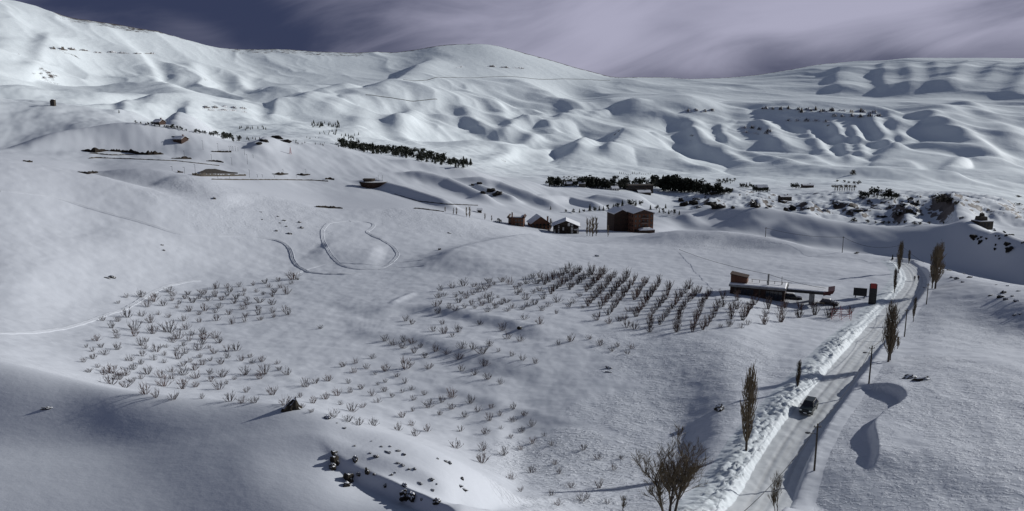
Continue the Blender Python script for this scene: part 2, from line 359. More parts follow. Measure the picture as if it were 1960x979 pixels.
# ---- ribs and gullies of the mountains (lines followed from the photograph)
SPURS = [
 ([(835,103),(800,128),(735,163)], 10, 45, 26), ([(970,145),(1048,178),(1098,205)], 26, 20, 22),
 ([(882,194),(905,222),(940,258)], 16, 34, 30), ([(1017,219),(990,240),(963,262)], 12, 30, 24), ([(1017,219),(1040,237),(1068,254)], 22, 14, 20),
 ([(1102,204),(1080,218),(1058,235)], 14, 40, 26), ([(1206,240),(1185,262),(1166,290)], 14, 60, 34), ([(1230,240),(1270,275),(1300,305)], 50, 20, 16),
 ([(1125,263),(1118,275),(1108,290)], 12, 34, 20), ([(1122,254),(1031,260),(936,287)], 16, 16, 12), ([(1060,285),(980,292),(930,310)], 14, 14, 8),
 ([(1010,200),(1030,212),(1050,235)], 18, 16, 14), ([(940,190),(960,215),(975,240)], 16, 16, 16),
 ([(800,200),(780,225),(770,250)], 16, 26, 18), ([(700,195),(690,225),(680,250)], 18, 30, 16), ([(835,215),(850,235),(880,255)], 18, 26, 16),
 ([(745,230),(770,255),(800,270)], 16, 22, 12), ([(690,180),(660,200),(640,220)], 16, 26, 10), ([(900,150),(960,165),(1010,178)], 24, 24, 8),
 # plateau edge on the right and its flutes
 ([(1320,215),(1330,250),(1350,290)], 12, 26, 26), ([(1380,225),(1385,250),(1400,280)], 10, 24, 26), ([(1450,215),(1470,245),(1500,290)], 14, 20, 26),
 ([(1530,230),(1560,265),(1600,310)], 12, 12, 22), ([(1585,230),(1610,265),(1635,310)], 10, 12, 24), ([(1625,235),(1640,260),(1655,305)], 9, 12, 22),
 ([(1660,220),(1690,255),(1720,290)], 12, 16, 28), ([(1700,205),(1712,230),(1740,270)], 10, 22, 24), ([(1760,200),(1800,230),(1870,270),(1930,310)], 24, 20, 34),
 ([(1830,190),(1880,215),(1950,240)], 18, 20, 24), ([(1740,275),(1700,290),(1650,318)], 14, 26, 16), ([(1900,290),(1850,300),(1800,320)], 12, 20, 18),
 ([(1300,240),(1380,285),(1450,320)], 26, 18, 18), ([(1360,270),(1440,300),(1530,325)], 18, 16, 12), ([(1250,190),(1180,200),(1120,212)], 14, 14, 12),
 ([(1290,300),(1330,315),(1380,322)], 16, 16, 10), ([(1420,290),(1480,310),(1560,330)], 18, 18, 10), ([(1720,300),(1780,325),(1860,350)], 20, 16, 12),
 ([(1500,290),(1540,305),(1590,325)], 16, 14, 10), ([(1240,210),(1300,222),(1350,240)], 14, 20, 12),
 # far right wall
 ([(1610,125),(1604,150),(1615,180)], 14, 40, 34), ([(1695,118),(1692,145),(1705,180)], 12, 36, 38), ([(1735,118),(1750,145),(1740,180)], 14, 26, 30),
 ([(1790,116),(1800,145),(1790,175)], 14, 30, 30), ([(1860,116),(1835,140),(1815,170)], 16, 30, 34), ([(1930,118),(1900,140),(1880,165)], 16, 34, 36), ([(1985,118),(1960,150),(1940,185)], 16, 34, 36),
 # left mountain
 ([(105,55),(90,100),(55,155)], 12, 60, 26), ([(255,90),(285,130),(330,165)], 34, 16, 26), ([(330,120),(340,140),(350,160)], 12, 22, 14), ([(365,115),(375,140),(390,165)], 12, 20, 16),
 ([(425,130),(450,152),(470,172)], 18, 14, 16), ([(470,135),(462,155),(452,175)], 12, 18, 12), ([(250,178),(243,200),(235,222)], 10, 30, 14), ([(375,183),(360,205),(335,235)], 10, 36, 20), ([(300,178),(290,200),(280,220)], 12, 24, 10),
 ([(180,40),(230,80),(260,110)], 30, 20, 14), ([(540,185),(532,205),(520,225)], 10, 30, 18), ([(600,170),(590,195),(575,220)], 14, 30, 12), ([(650,170),(640,190),(622,215)], 14, 26, 10),
 ([(740,300),(860,322),(960,340)], 26, 26, 4),
]
for s in SPURS:
    k_ = 0.62 if s[0][0][0] > 1250 else 0.95
    spur(s[0], s[1] * (1.5 if s[0][0][0] < 1250 else 1.15), s[2] * 1.0, s[3] * k_)
# ---- hills between the near field and the mountains
HILLS = [
 ([(680,335),(780,362),(870,392),(905,402)], 18, 20, 5.0), ([(760,320),(860,345),(960,385)], 22, 16, 6.0), ([(860,330),(960,352),(1060,390),(1110,400)], 22, 14, 6.0),
 ([(900,350),(950,368),(1000,385)], 14, 14, 4.0), ([(515,264),(500,275),(480,285)], 14, 30, 5.0), ([(1010,362),(1090,378),(1170,398)], 24, 14, 5.0), ([(1120,372),(1180,380),(1225,392)], 20, 14, 4.0),
 ([(1790,370),(1825,400),(1860,425)], 14, 40, 12.0), ([(1700,385),(1730,405),(1760,425)], 12, 20, 7.0), ([(1600,385),(1620,400),(1640,418)], 12, 18, 6.0), ([(1440,378),(1450,388),(1465,398)], 12, 18, 6.0), ([(1370,378),(1360,386),(1345,396)], 10, 20, 6.0),
 ([(1530,385),(1545,395),(1555,410)], 12, 16, 5.0), ([(1880,385),(1910,405),(1950,430)], 24, 20, 5.0),
 ([(1420,402),(1440,420),(1470,440)], 40, 30, 4.0), ([(1300,408),(1320,420),(1340,436)], 20, 20, 3.0), ([(1890,445),(1920,470),(1950,490)], 16, 20, 3.0),
]
for s in HILLS: spur(*s)
# ---- near ground: the spur in the middle, hummocks and wind scarps
NEARS = [
 ([(1060,452),(960,462),(880,480),(812,504)], 40, 110, 4.0, 0.6), ([(600,470),(680,482),(740,485)], 60, 60, 1.2), ([(745,590),(765,578),(795,562)], 7, 9, 0.45),
 ([(120,560),(200,480),(300,430)], 70, 90, 2.2), ([(1250,448),(1330,452),(1400,456)], 60, 60, 1.0),
 ([(300,340),(380,360),(470,390)], 60, 60, 1.5), ([(1480,560),(1550,545),(1620,548)], 30, 30, 0.8),
]
for s in NEARS: spur(*s)
scarp([(705,612),(780,598),(850,606),(930,622),(985,634),(1040,660)], 1.5, 3.4, 20, flip=True)
scarp([(640,650),(730,648),(820,662),(900,690),(980,716),(1060,740)], 1.3, 4.2, 18, flip=True)
scarp([(820,740),(900,765),(1000,800),(1100,820)], 0.5, 2.5, 12, flip=True)
scarp([(1655,915),(1672,890),(1673,855),(1664,828),(1672,812),(1706,790),(1733,770),(1722,757),(1690,746),(1640,742),(1610,748)], 1.35, 0.5, 14)

scarp([(596,826),(612,856),(640,888),(662,908),(690,919),(712,934),(735,938),(768,952),(790,971),(815,984),(850,992),(885,1011)][::-1], 1.35, 0.4, 4.5, end=0.5)
# ---- the ploughed road
ROAD_PIX = [(1440,979),(1501,870),(1558,783),(1608,720),(1655,660),(1688,622),(1718,588),(1743,560),(1755,538),(1752,522),(1742,510),(1728,500)]
rp = [at(*p) for p in ROAD_PIX]
d0 = (rp[0] - rp[1]).normalized()
rp = [rp[0] + d0 * 45, rp[0] + d0 * 22] + rp
for k in (0, 1): rp[k].z = grid_at(rp[k].x, rp[k].y)
road = resample(rp, 1.0, 30)
for k in range(len(road)): road[k, 2] = grid_at(road[k, 0], road[k, 1])
for _ in range(150): road[1:-1, 2] = 0.25 * road[:-2, 2] + 0.5 * road[1:-1, 2] + 0.25 * road[2:, 2]
road[:, 2] -= 0.55
HALF = 2.65
sl, sd, arc = poly_near(road[::2], 30)
rz = np.interp(arc, np.linspace(0, 1, len(road[::2])), road[::2][:, 2])
ad = np.abs(sd)
roadw = poly_near(road[::2], 30)
Zs = Z[sl]
# right-hand side was cut, left-hand side stays level with the field
tgt = np.where(sd > 0, np.maximum(Zs, rz + 0.45), np.maximum(Zs, rz + 0.35))
wgt = smooth(14, 5.0, ad)
Zs = Zs * (1 - wgt) + tgt * wgt
Zs = np.where(ad < HALF + 1.6, rz - 0.35 + 0 * Zs, Zs)
Z[sl] = Zs

# ---- natural unevenness
r_ = RR[None, :]
az_pre = AZ[:, None] + 0 * r_
mtn = smooth(1900, 2600, r_) * smooth(5600, 4900, r_)
# rounded domes parted by sharp little valleys on the lower flanks, long diagonal ribs above
low_ = smooth(1500, 2000, r_) * smooth(3700, 3000, r_)
wx = 70 * perlin(X / 420, Y / 420)
Z += low_ * 44 * (np.abs(fbm((X + wx) / 390 + 0.7, Y / 700 + 2.2, 3, 0.36)) - 0.25)
wy = 60 * perlin(X / 260 + 31, Y / 260 + 7)
ac = (X * 0.86 + Y * 0.5 + wy); al = (-X * 0.5 + Y * 0.86)
def ridged(a, b, octv, gain):
    s = 0; w = 1.0
    for k in range(octv):
        n_ = 1 - np.abs(perlin(a + 11.7 * k, b + 5.3 * k)) * 1.6
        s = s + w * n_ * np.abs(n_); w *= gain
        a = a * 2.1; b = b * 1.9
    return s
ribs = ridged(ac / 430 + 1.3, al / 1500 + 0.4, 4, 0.38)
mask = smooth(-0.35, 0.45, perlin(X / 900 + 3.3, Y / 1100 + 1.7) + 0.25)
# the big central face and the high left shoulder are smooth
cface = np.exp(-((az_pre - pix_dir(940, 130)[0]) / 0.10) ** 2) * smooth(3300, 3900, r_)
Z += mtn * (0.35 + 0.65 * mask) * (1 - 0.75 * cface) * (13 + 1 * low_) * (ribs - 0.6)
# flutes running down the face of the right-hand plateau and the far wall behind it
fl = np.exp(-((az_pre - pix_dir(1560, 260)[0]) / 0.16) ** 4) * smooth(2050, 2500, r_) * smooth(3400, 2950, r_)
Z += fl * 11 * (ridged(ac / 210 + 4.1, al / 1500 + 2.0, 2, 0.35) - 0.6)
fc = np.exp(-((az_pre - pix_dir(960, 240)[0]) / 0.17) ** 4) * smooth(1950, 2300, r_) * smooth(3500, 3000, r_)
Z += fc * 9 * (ridged(ac / 230 + 8.3, al / 1500 + 5.0, 2, 0.38) - 0.6)
mid = smooth(420, 620, r_) * smooth(2300, 1700, r_)
Z += mid * 2.2 * fbm(X / 70, Y / 110 + 3, 4) * smooth(420, 1200, r_)
Z += mid * 1.3 * fbm(X / 44 + 5 + Y / 90, Y / 90 + 7, 4)
near = smooth(500, 300, r_)
calm = 1 - 0.88 * smooth(0.0, -0.12, az_pre) * smooth(105, 90, r_)
Z += calm * near * (0.28 * fbm(X / 34, Y / 30, 4) + 0.14 * fbm(X / 5 + 3, Y / 4, 3))
az_ = AZ[:, None] + 0 * r_
gorge = smooth(0.19, 0.24, az_) * smooth(760, 830, r_) * smooth(1060, 960, r_)
Z += gorge * 5.0 * (1 - np.abs(fbm(X / 30 + 2, Y / 34 + 8, 4)))
# keep the road corridor clean of the added unevenness
sl, sd, arc = roadw
Zs = Z[sl]; Z[sl] = np.where(np.abs(sd) < HALF + 1.6, np.minimum(Zs, np.interp(arc, np.linspace(0, 1, len(road[::2])), road[::2][:, 2]) - 0.3), Zs)
# ------------------------------------------------------------------ materials
def new_mat(name):
    m = bpy.data.materials.new(name); m.use_nodes = True
    n = m.node_tree.nodes; l = m.node_tree.links
    return m, n, l, n['Principled BSDF']
def plain(name, c1, c2=None, scale=3.0, rough=0.8, bump=0.0, spec=0.3, metal=0.0, coords='Object', detail=4.0, stretch=None):
    m, n, l, b = new_mat(name)
    b.inputs['Roughness'].default_value = rough
    b.inputs['Specular IOR Level'].default_value = spec
    b.inputs['Metallic'].default_value = metal
    t = N(n, 'ShaderNodeTexCoord'); src = t.outputs[coords]
    if stretch:
        mpp = N(n, 'ShaderNodeMapping', inp={'Scale': stretch}); l.new(src, mpp.inputs[0]); src = mpp.outputs[0]
    nz = N(n, 'ShaderNodeTexNoise', inp={'Scale': scale, 'Detail': detail, 'Roughness': 0.6})
    l.new(src, nz.inputs['Vector'])
    rp_ = N(n, 'ShaderNodeMapRange', inp={'From Min': 0.32, 'From Max': 0.68})
    l.new(nz.outputs[0], rp_.inputs[0])
    mx = N(n, 'ShaderNodeMix', data_type='RGBA')
    mx.inputs[6].default_value = (*c1, 1); mx.inputs[7].default_value = (*(c2 or c1), 1)
    l.new(rp_.outputs[0], mx.inputs[0]); l.new(mx.outputs[2], b.inputs['Base Color'])
    if bump:
        bp = N(n, 'ShaderNodeBump', inp={'Strength': bump, 'Distance': 0.1})
        l.new(nz.outputs[0], bp.inputs['Height']); l.new(bp.outputs[0], b.inputs['Normal'])
    return m
def snow_mat(name, far=False, mid=False):
    m, n, l, b = new_mat(name)
    b.inputs['Roughness'].default_value = 0.62
    b.inputs['Specular IOR Level'].default_value = 0.22
    g = N(n, 'ShaderNodeNewGeometry')
    pos = g.outputs['Position']
    # snow, bare rock
    big = N(n, 'ShaderNodeTexNoise', inp={'Scale': 0.02, 'Detail': 4.0}); l.new(pos, big.inputs['Vector'])
    sc = N(n, 'ShaderNodeMix', data_type='RGBA'); sc.inputs[6].default_value = (*((0.77, 0.83, 0.855) if far else (0.54, 0.565, 0.61)), 1); sc.inputs[7].default_value = (*((0.85, 0.90, 0.915) if far else (0.65, 0.67, 0.71)), 1)  # near snow tinted darker for cloud shade, far snow paler for full sun
    l.new(big.outputs[0], sc.inputs[0])
    snow_out = sc.outputs[2]
    if mid:      # shade painted into the near snow colour fades to a sunlit tone with distance
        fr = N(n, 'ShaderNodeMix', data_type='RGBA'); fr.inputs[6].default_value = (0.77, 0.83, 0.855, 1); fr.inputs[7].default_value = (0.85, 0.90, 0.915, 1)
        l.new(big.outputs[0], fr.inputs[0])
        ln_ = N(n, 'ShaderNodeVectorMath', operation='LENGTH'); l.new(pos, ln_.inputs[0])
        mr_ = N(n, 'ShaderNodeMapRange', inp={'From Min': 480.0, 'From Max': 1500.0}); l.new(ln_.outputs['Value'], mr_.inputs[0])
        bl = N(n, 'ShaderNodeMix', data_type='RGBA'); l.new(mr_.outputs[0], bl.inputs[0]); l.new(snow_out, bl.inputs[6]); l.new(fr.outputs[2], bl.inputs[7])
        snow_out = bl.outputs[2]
    rn = N(n, 'ShaderNodeTexNoise', inp={'Scale': 0.03 if far else 0.14, 'Detail': 7.0, 'Roughness': 0.75}); 
    rmap = N(n, 'ShaderNodeMapping', inp={'Scale': (1, 1, 3.0)})
    l.new(pos, rmap.inputs[0]); l.new(rmap.outputs[0], rn.inputs['Vector'])
    ra = N(n, 'ShaderNodeAttribute', attribute_name='rock')
    ad_ = N(n, 'ShaderNodeMath', operation='ADD'); l.new(rn.outputs[0], ad_.inputs[0]); l.new(ra.outputs['Fac'], ad_.inputs[1])
    rr = N(n, 'ShaderNodeMapRange', inp={'From Min': 0.98, 'From Max': 1.08}); l.new(ad_.outputs[0], rr.inputs[0])
    rc = N(n, 'ShaderNodeTexNoise', inp={'Scale': 0.05 if far else 0.9, 'Detail': 6.0}); l.new(pos, rc.inputs['Vector'])
    rcol = N(n, 'ShaderNodeMix', data_type='RGBA')
    rcol.inputs[6].default_value = (0.03, 0.024, 0.02, 1) ; rcol.inputs[7].default_value = (0.13, 0.10, 0.085, 1)
    l.new(rc.outputs[0], rcol.inputs[0])
    mx = N(n, 'ShaderNodeMix', data_type='RGBA')
    l.new(rr.outputs[0], mx.inputs[0]); l.new(snow_out, mx.inputs[6]); l.new(rcol.outputs[2], mx.inputs[7])
    l.new(mx.outputs[2], b.inputs['Base Color'])
    # relief: soft drifts, wind crust, ripples where the crust is broken
    if far:
        n1 = N(n, 'ShaderNodeTexNoise', inp={'Scale': 0.03, 'Detail': 6.0, 'Roughness': 0.55}); l.new(pos, n1.inputs['Vector'])
        bp = N(n, 'ShaderNodeBump', inp={'Strength': 0.35, 'Distance': 6.0}); l.new(n1.outputs[0], bp.inputs['Height'])
    else:
        sm = N(n, 'ShaderNodeMapping', inp={'Rotation': (0, 0, R(28)), 'Scale': (0.8, 1.3, 1.0)}); l.new(pos, sm.inputs[0])
        n1 = N(n, 'ShaderNodeTexNoise', inp={'Scale': 0.9, 'Detail': 5.0, 'Roughness': 0.6}); l.new(sm.outputs[0], n1.inputs['Vector'])
        b1 = N(n, 'ShaderNodeBump', inp={'Strength': 0.45, 'Distance': 0.10}); l.new(n1.outputs[0], b1.inputs['Height'])
        ca = N(n, 'ShaderNodeAttribute', attribute_name='crust')
        n2 = N(n, 'ShaderNodeTexNoise', inp={'Scale': 1.3, 'Detail': 4.0, 'Roughness': 0.62, 'Distortion': 0.3}); l.new(sm.outputs[0], n2.inputs['Vector'])
        s2 = N(n, 'ShaderNodeMapRange', interpolation_type='SMOOTHSTEP', inp={'From Min': 0.44, 'From Max': 0.66}); l.new(n2.outputs[0], s2.inputs[0])
        m2 = N(n, 'ShaderNodeMath', operation='MULTIPLY'); l.new(s2.outputs[0], m2.inputs[0]); l.new(ca.outputs['Fac'], m2.inputs[1])
        bp = N(n, 'ShaderNodeBump', inp={'Strength': 0.65, 'Distance': 0.26}); l.new(m2.outputs[0], bp.inputs['Height']); l.new(b1.outputs[0], bp.inputs['Normal'])
    l.new(bp.outputs[0], b.inputs['Normal'])
    return m
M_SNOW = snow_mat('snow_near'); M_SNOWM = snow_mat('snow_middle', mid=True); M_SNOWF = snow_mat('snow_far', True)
M_SNOWLOOSE = plain('snow_loose', (0.60, 0.65, 0.68), (0.72, 0.76, 0.785), 1.2, 0.7, 0.5)

# ------------------------------------------------------------------ ground meshes
dZr = np.gradient(Z, axis=1) / np.gradient(np.exp(LR))[None, :]
dZa = np.gradient(Z, axis=0) / ((AZ[1] - AZ[0]) * RR[None, :])
steep = np.hypot(dZr, dZa)
rock = np.zeros_like(Z)
# wind-blown stones along the skyline
tang = Z / RR[None, :]
jS = int(np.searchsorted(RR, 3200))
jm = jS + np.argmax(tang[:, jS:], axis=1)
below = (tang[np.arange(NAZ), jm][:, None] - tang) * FPX          # how far under the skyline, in photograph pixels
front = (np.arange(NR)[None, :] <= jm[:, None] + 6) & (RR[None, :] > 3200)
azpx = lambda px: pix_dir(px, 120)[0]
def azw(pts): return np.interp(AZ, [azpx(p[0]) for p in pts], [p[1] for p in pts])[:, None]
rock += np.where(front, np.exp(-np.abs(below) / 3.2), 0) * azw([(0,0.1),(90,0.15),(120,0.62),(300,0.6),(400,0.4),(480,0.5),(680,0.5),(720,0.62),(860,0.66),(930,0.5),(1000,0.66),(1150,0.66),(1200,0.62),(1330,0.55),(1450,0.6),(1600,0.55),(1700,0.25),(1960,0.3)])
rock += np.where(front, np.exp(-((below - 6) / 5) ** 2), 0) * azw([(0,0.0),(150,0.36),(260,0.42),(330,0.2),(480,0.42),(690,0.40),(720,0.1),(1960,0)])
# rocky gorge beyond the fields, broken ground on the right
rock += gorge * (0.22 + 0.28 * smooth(0.18, 0.5, steep))
rock += smooth(560, 640, r_) * smooth(1900, 1500, r_) * smooth(0.34, 0.75, steep) * 0.4
rock += smooth(2400, 2700, r_) * smooth(4200, 3600, r_) * smooth(0.42, 0.8, steep) * 0.32
knoll = smooth(0.02, -0.08, az_) * smooth(54, 57, r_) * smooth(66, 63, r_)
crust = np.zeros_like(Z)
jC = int(np.searchsorted(RR, 420))
fb9 = fbm(X[:, :jC] / 9, Y[:, :jC] / 9, 2)
def patch(px, py, rad, amt, sx=1.0):
    p = at(px, py)
    d = np.hypot((X[:, :jC] - p.x) / sx, Y[:, :jC] - p.y) / rad
    np.maximum(crust[:, :jC], amt * smooth(1.0, 0.35, d + 0.35 * fb9), out=crust[:, :jC])
for a in [(1120,880,17,1.0),(1200,940,16,0.9),(1020,960,8,0.8),(1230,790,14,0.55),(1350,690,24,0.5),(1330,800,20,0.3),(1330,590,30,0.2),(1850,760,40,0.5),(1800,920,25,0.45),(1900,640,40,0.4),(1380,470,30,0.5),(450,385,45,0.5),(850,420,40,0.4),(1250,650,20,0.35)]: patch(*a)
crust *= smooth(420, 330, r_)
rock += 0.30 * smooth(1300, 1700, r_) * smooth(3900, 3300, r_) * smooth(-0.1, 0.5, perlin(X / 140, Y / 260)) * smooth(0.12, 0.3, steep)
rock = np.clip(rock, 0, 1)

def ground_piece(name, j0, j1, mat, label):
    x, y, z = X[:, j0:j1], Y[:, j0:j1], Z[:, j0:j1]
    na, nr = x.shape
    co = np.stack([x, y, z], 2).reshape(-1, 3).astype(np.float32)
    idx = np.arange(na * nr).reshape(na, nr)
    q = np.stack([idx[:-1, :-1], idx[1:, :-1], idx[1:, 1:], idx[:-1, 1:]], 2).reshape(-1, 4).astype(np.int32)
    me = bpy.data.meshes.new(name)
    me.vertices.add(len(co)); me.vertices.foreach_set('co', co.ravel())
    me.loops.add(q.size); me.loops.foreach_set('vertex_index', q.ravel())
    me.polygons.add(len(q)); me.polygons.foreach_set('loop_start', np.arange(0, q.size, 4, dtype=np.int32))
    me.polygons.foreach_set('use_smooth', np.ones(len(q), dtype=bool))
    for nm, arr in (('rock', rock), ('crust', crust)):
        a = me.attributes.new(nm, 'FLOAT', 'POINT'); a.data.foreach_set('value', arr[:, j0:j1].astype(np.float32).ravel())
    me.update(calc_edges=True); me.validate()
    me.materials.append(mat)
    o = bpy.data.objects.new(name, me); col.objects.link(o)
    tag(o, label, kind='structure')
    return o
jA = int(np.searchsorted(RR, 480)); jB = int(np.searchsorted(RR, 1900))
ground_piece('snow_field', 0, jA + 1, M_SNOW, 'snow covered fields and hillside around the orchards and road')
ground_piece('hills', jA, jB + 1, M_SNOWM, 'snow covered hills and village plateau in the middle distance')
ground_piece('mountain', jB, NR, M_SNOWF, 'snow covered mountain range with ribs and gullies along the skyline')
# ------------------------------------------------------------------ mesh building
class MB:
    def __init__(s): s.v = []; s.f = []
    def quad_strip(s, rings, closed=True, cap=True):
        b = len(s.v); n = len(rings[0])
        for r in rings: s.v.extend(tuple(p) for p in r)
        for i in range(len(rings) - 1):
            for k in range(n if closed else n - 1):
                a = b + i * n + k; c = b + i * n + (k + 1) % n
                s.f.append((a, c, c + n, a + n))
        if cap and closed:
            s.f.append(tuple(range(b + n - 1, b - 1, -1)))
            e = b + (len(rings) - 1) * n
            s.f.append(tuple(range(e, e + n)))
        return s
    def tube(s, pts, rad, n=4, cap=True):
        pts = [Vector(p) for p in pts]; rings = []
        for i, p in enumerate(pts):
            d = (pts[min(i + 1, len(pts) - 1)] - pts[max(i - 1, 0)])
            if d.length < 1e-9: d = Vector((0, 0, 1))
            d.normalize()
            a = d.orthogonal().normalized(); c = d.cross(a)
            r = rad[i] if isinstance(rad, (list, tuple)) else rad
            rings.append([p + a * (r * math.cos(2 * math.pi * k / n)) + c * (r * math.sin(2 * math.pi * k / n)) for k in range(n)])
        return s.quad_strip(rings, True, cap)
    def box(s, c, size, rz=0.0, top=1.0, off=(0, 0)):
        """box centred on c in x, y with its base at c.z; top scales the upper face"""
        hx, hy, h = size[0] / 2, size[1] / 2, size[2]
        ca, sa = math.cos(rz), math.sin(rz)
        b = len(s.v)
        for z, k in ((0, 1.0), (h, top)):
            for x, y in ((-hx, -hy), (hx, -hy), (hx, hy), (-hx, hy)):
                x, y = x * k + (off[0] if z else 0), y * k + (off[1] if z else 0)
                s.v.append((c[0] + x * ca - y * sa, c[1] + x * sa + y * ca, c[2] + z))
        s.f += [(b + 3, b + 2, b + 1, b), (b + 4, b + 5, b + 6, b + 7)] + [(b + i, b + (i + 1) % 4, b + 4 + (i + 1) % 4, b + 4 + i) for i in range(4)]
        return s
    def prism(s, poly, axis, depth, o=(0, 0, 0)):
        """extrude a polygon given in two axes along the third"""
        b = len(s.v); n = len(poly)
        for d in (-depth / 2, depth / 2):
            for p in poly:
                q = {'y': (p[0], d, p[1]), 'x': (d, p[0], p[1]), 'z': (p[0], p[1], d)}[axis]
                s.v.append((q[0] + o[0], q[1] + o[1], q[2] + o[2]))
        s.f += [tuple(range(b + n - 1, b - 1, -1)), tuple(range(b + n, b + 2 * n))]
        s.f += [(b + i, b + (i + 1) % n, b + n + (i + 1) % n, b + n + i) for i in range(n)]
        return s
    def mesh(s, name, mat, smooth=False):
        me = bpy.data.meshes.new(name); me.from_pydata(s.v, [], s.f); me.update()
        bm = bmesh.new(); bm.from_mesh(me); bmesh.ops.recalc_face_normals(bm, faces=bm.faces); bm.to_mesh(me); bm.free()
        me.materials.append(mat)
        if smooth: me.polygons.foreach_set('use_smooth', [True] * len(me.polygons))
        return me
    def build(s, name, mat, parent=None, smooth=False, bevel=0.0):
        o = bpy.data.objects.new(name, s.mesh(name, mat, smooth)); col.objects.link(o)
        if parent is not None: o.parent = parent
        if bevel:
            m = o.modifiers.new('bevel', 'BEVEL'); m.width = bevel; m.segments = 2; m.limit_method = 'ANGLE'
        return o
def link(name, me, parent=None):
    o = bpy.data.objects.new(name, me); col.objects.link(o)
    if parent is not None: o.parent = parent
    return o
def box_part(name, c, size, mat, parent, rz=0.0, bevel=0.0, **k):
    return MB().box(c, size, rz, **k).build(name, mat, parent, bevel=bevel)

def snowtop(name, c1, c2, scale, lo=0.55, hi=0.75):
    """rock or roof colour with snow lying where the surface faces up"""
    m, n, l, b = new_mat(name)
    b.inputs['Roughness'].default_value = 0.85; b.inputs['Specular IOR Level'].default_value = 0.2
    t = N(n, 'ShaderNodeTexCoord')
    nz = N(n, 'ShaderNodeTexNoise', inp={'Scale': scale, 'Detail': 6.0, 'Roughness': 0.65}); l.new(t.outputs['Object'], nz.inputs['Vector'])
    mx = N(n, 'ShaderNodeMix', data_type='RGBA'); mx.inputs[6].default_value = (*c1, 1); mx.inputs[7].default_value = (*c2, 1)
    l.new(nz.outputs[0], mx.inputs[0])
    g = N(n, 'ShaderNodeNewGeometry'); sx = N(n, 'ShaderNodeSeparateXYZ'); l.new(g.outputs['Normal'], sx.inputs[0])
    a = N(n, 'ShaderNodeMath', operation='MULTIPLY_ADD'); l.new(nz.outputs[0], a.inputs[0]); a.inputs[1].default_value = 0.5; l.new(sx.outputs[2], a.inputs[2])
    mr = N(n, 'ShaderNodeMapRange', inp={'From Min': lo + 0.25, 'From Max': hi + 0.25}); l.new(a.outputs[0], mr.inputs[0])
    m2 = N(n, 'ShaderNodeMix', data_type='RGBA'); l.new(mr.outputs[0], m2.inputs[0]); l.new(mx.outputs[2], m2.inputs[6]); m2.inputs[7].default_value = (0.80, 0.81, 0.83, 1)
    l.new(m2.outputs[2], b.inputs['Base Color'])
    bp = N(n, 'ShaderNodeBump', inp={'Strength': 0.7, 'Distance': 0.15}); l.new(nz.outputs[0], bp.inputs['Height']); l.new(bp.outputs[0], b.inputs['Normal'])
    return m
M_ROAD = plain('road_packed_snow', (0.55, 0.57, 0.58), (0.68, 0.70, 0.71), 0.35, 0.55, 0.25, stretch=(1, 1, 1))
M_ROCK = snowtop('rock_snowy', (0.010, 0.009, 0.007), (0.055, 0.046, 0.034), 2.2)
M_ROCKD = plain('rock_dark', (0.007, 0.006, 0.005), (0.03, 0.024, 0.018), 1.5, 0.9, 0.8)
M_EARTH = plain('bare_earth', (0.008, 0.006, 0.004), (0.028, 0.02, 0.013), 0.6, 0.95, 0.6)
M_BARK = plain('bark', (0.05, 0.04, 0.034), (0.10, 0.08, 0.066), 6, 0.9, 0.4)
M_SHRUB = plain('fruit_wood', (0.038, 0.022, 0.019), (0.09, 0.05, 0.042), 2.5, 0.9)
M_TWIG = plain('poplar_twig', (0.10, 0.076, 0.048), (0.20, 0.155, 0.10), 1.2, 0.9)
M_PINE = plain('needles', (0.009, 0.012, 0.008), (0.034, 0.038, 0.024), 0.9, 0.9)
M_SCRUB = plain('scrub', (0.03, 0.028, 0.02), (0.075, 0.06, 0.04), 0.8, 0.95)
M_WOODPOLE = plain('pole_wood', (0.045, 0.036, 0.028), (0.08, 0.066, 0.052), 3, 0.85)
M_METAL = plain('dark_metal', (0.03, 0.03, 0.032), (0.05, 0.05, 0.052), 4, 0.5, metal=0.6)
M_CABLE = plain('cable_rubber', (0.012, 0.012, 0.013), None, 3, 0.7)

_n, _l = M_ROAD.node_tree.nodes, M_ROAD.node_tree.links       # wheel ruts: dirty slush worn into the packed snow
_b = _n['Principled BSDF']; _src = _b.inputs['Base Color'].links[0].from_socket
_at = N(_n, 'ShaderNodeAttribute', attribute_name='rut'); _mx = N(_n, 'ShaderNodeMix', data_type='RGBA')
_mx.inputs[7].default_value = (0.27, 0.265, 0.255, 1)
_mm = N(_n, 'ShaderNodeMath', operation='MULTIPLY', inp={1: 0.55}); _l.new(_at.outputs['Fac'], _mm.inputs[0])
_l.new(_mm.outputs[0], _mx.inputs[0]); _l.new(_src, _mx.inputs[6]); _l.new(_mx.outputs[2], _b.inputs['Base Color'])
def vary(m, amount):
    """each object its own shade"""
    n, l = m.node_tree.nodes, m.node_tree.links; b = n['Principled BSDF']; src = b.inputs['Base Color'].links[0].from_socket
    oi = N(n, 'ShaderNodeObjectInfo'); mr = N(n, 'ShaderNodeMapRange', inp={'To Min': 1 - amount, 'To Max': 1 + amount}); l.new(oi.outputs['Random'], mr.inputs[0])
    hs = N(n, 'ShaderNodeHueSaturation'); l.new(mr.outputs[0], hs.inputs['Value']); l.new(src, hs.inputs['Color']); l.new(hs.outputs[0], b.inputs['Base Color'])
for _m in (M_PINE, M_SHRUB, M_TWIG, M_SCRUB): vary(_m, 0.45)
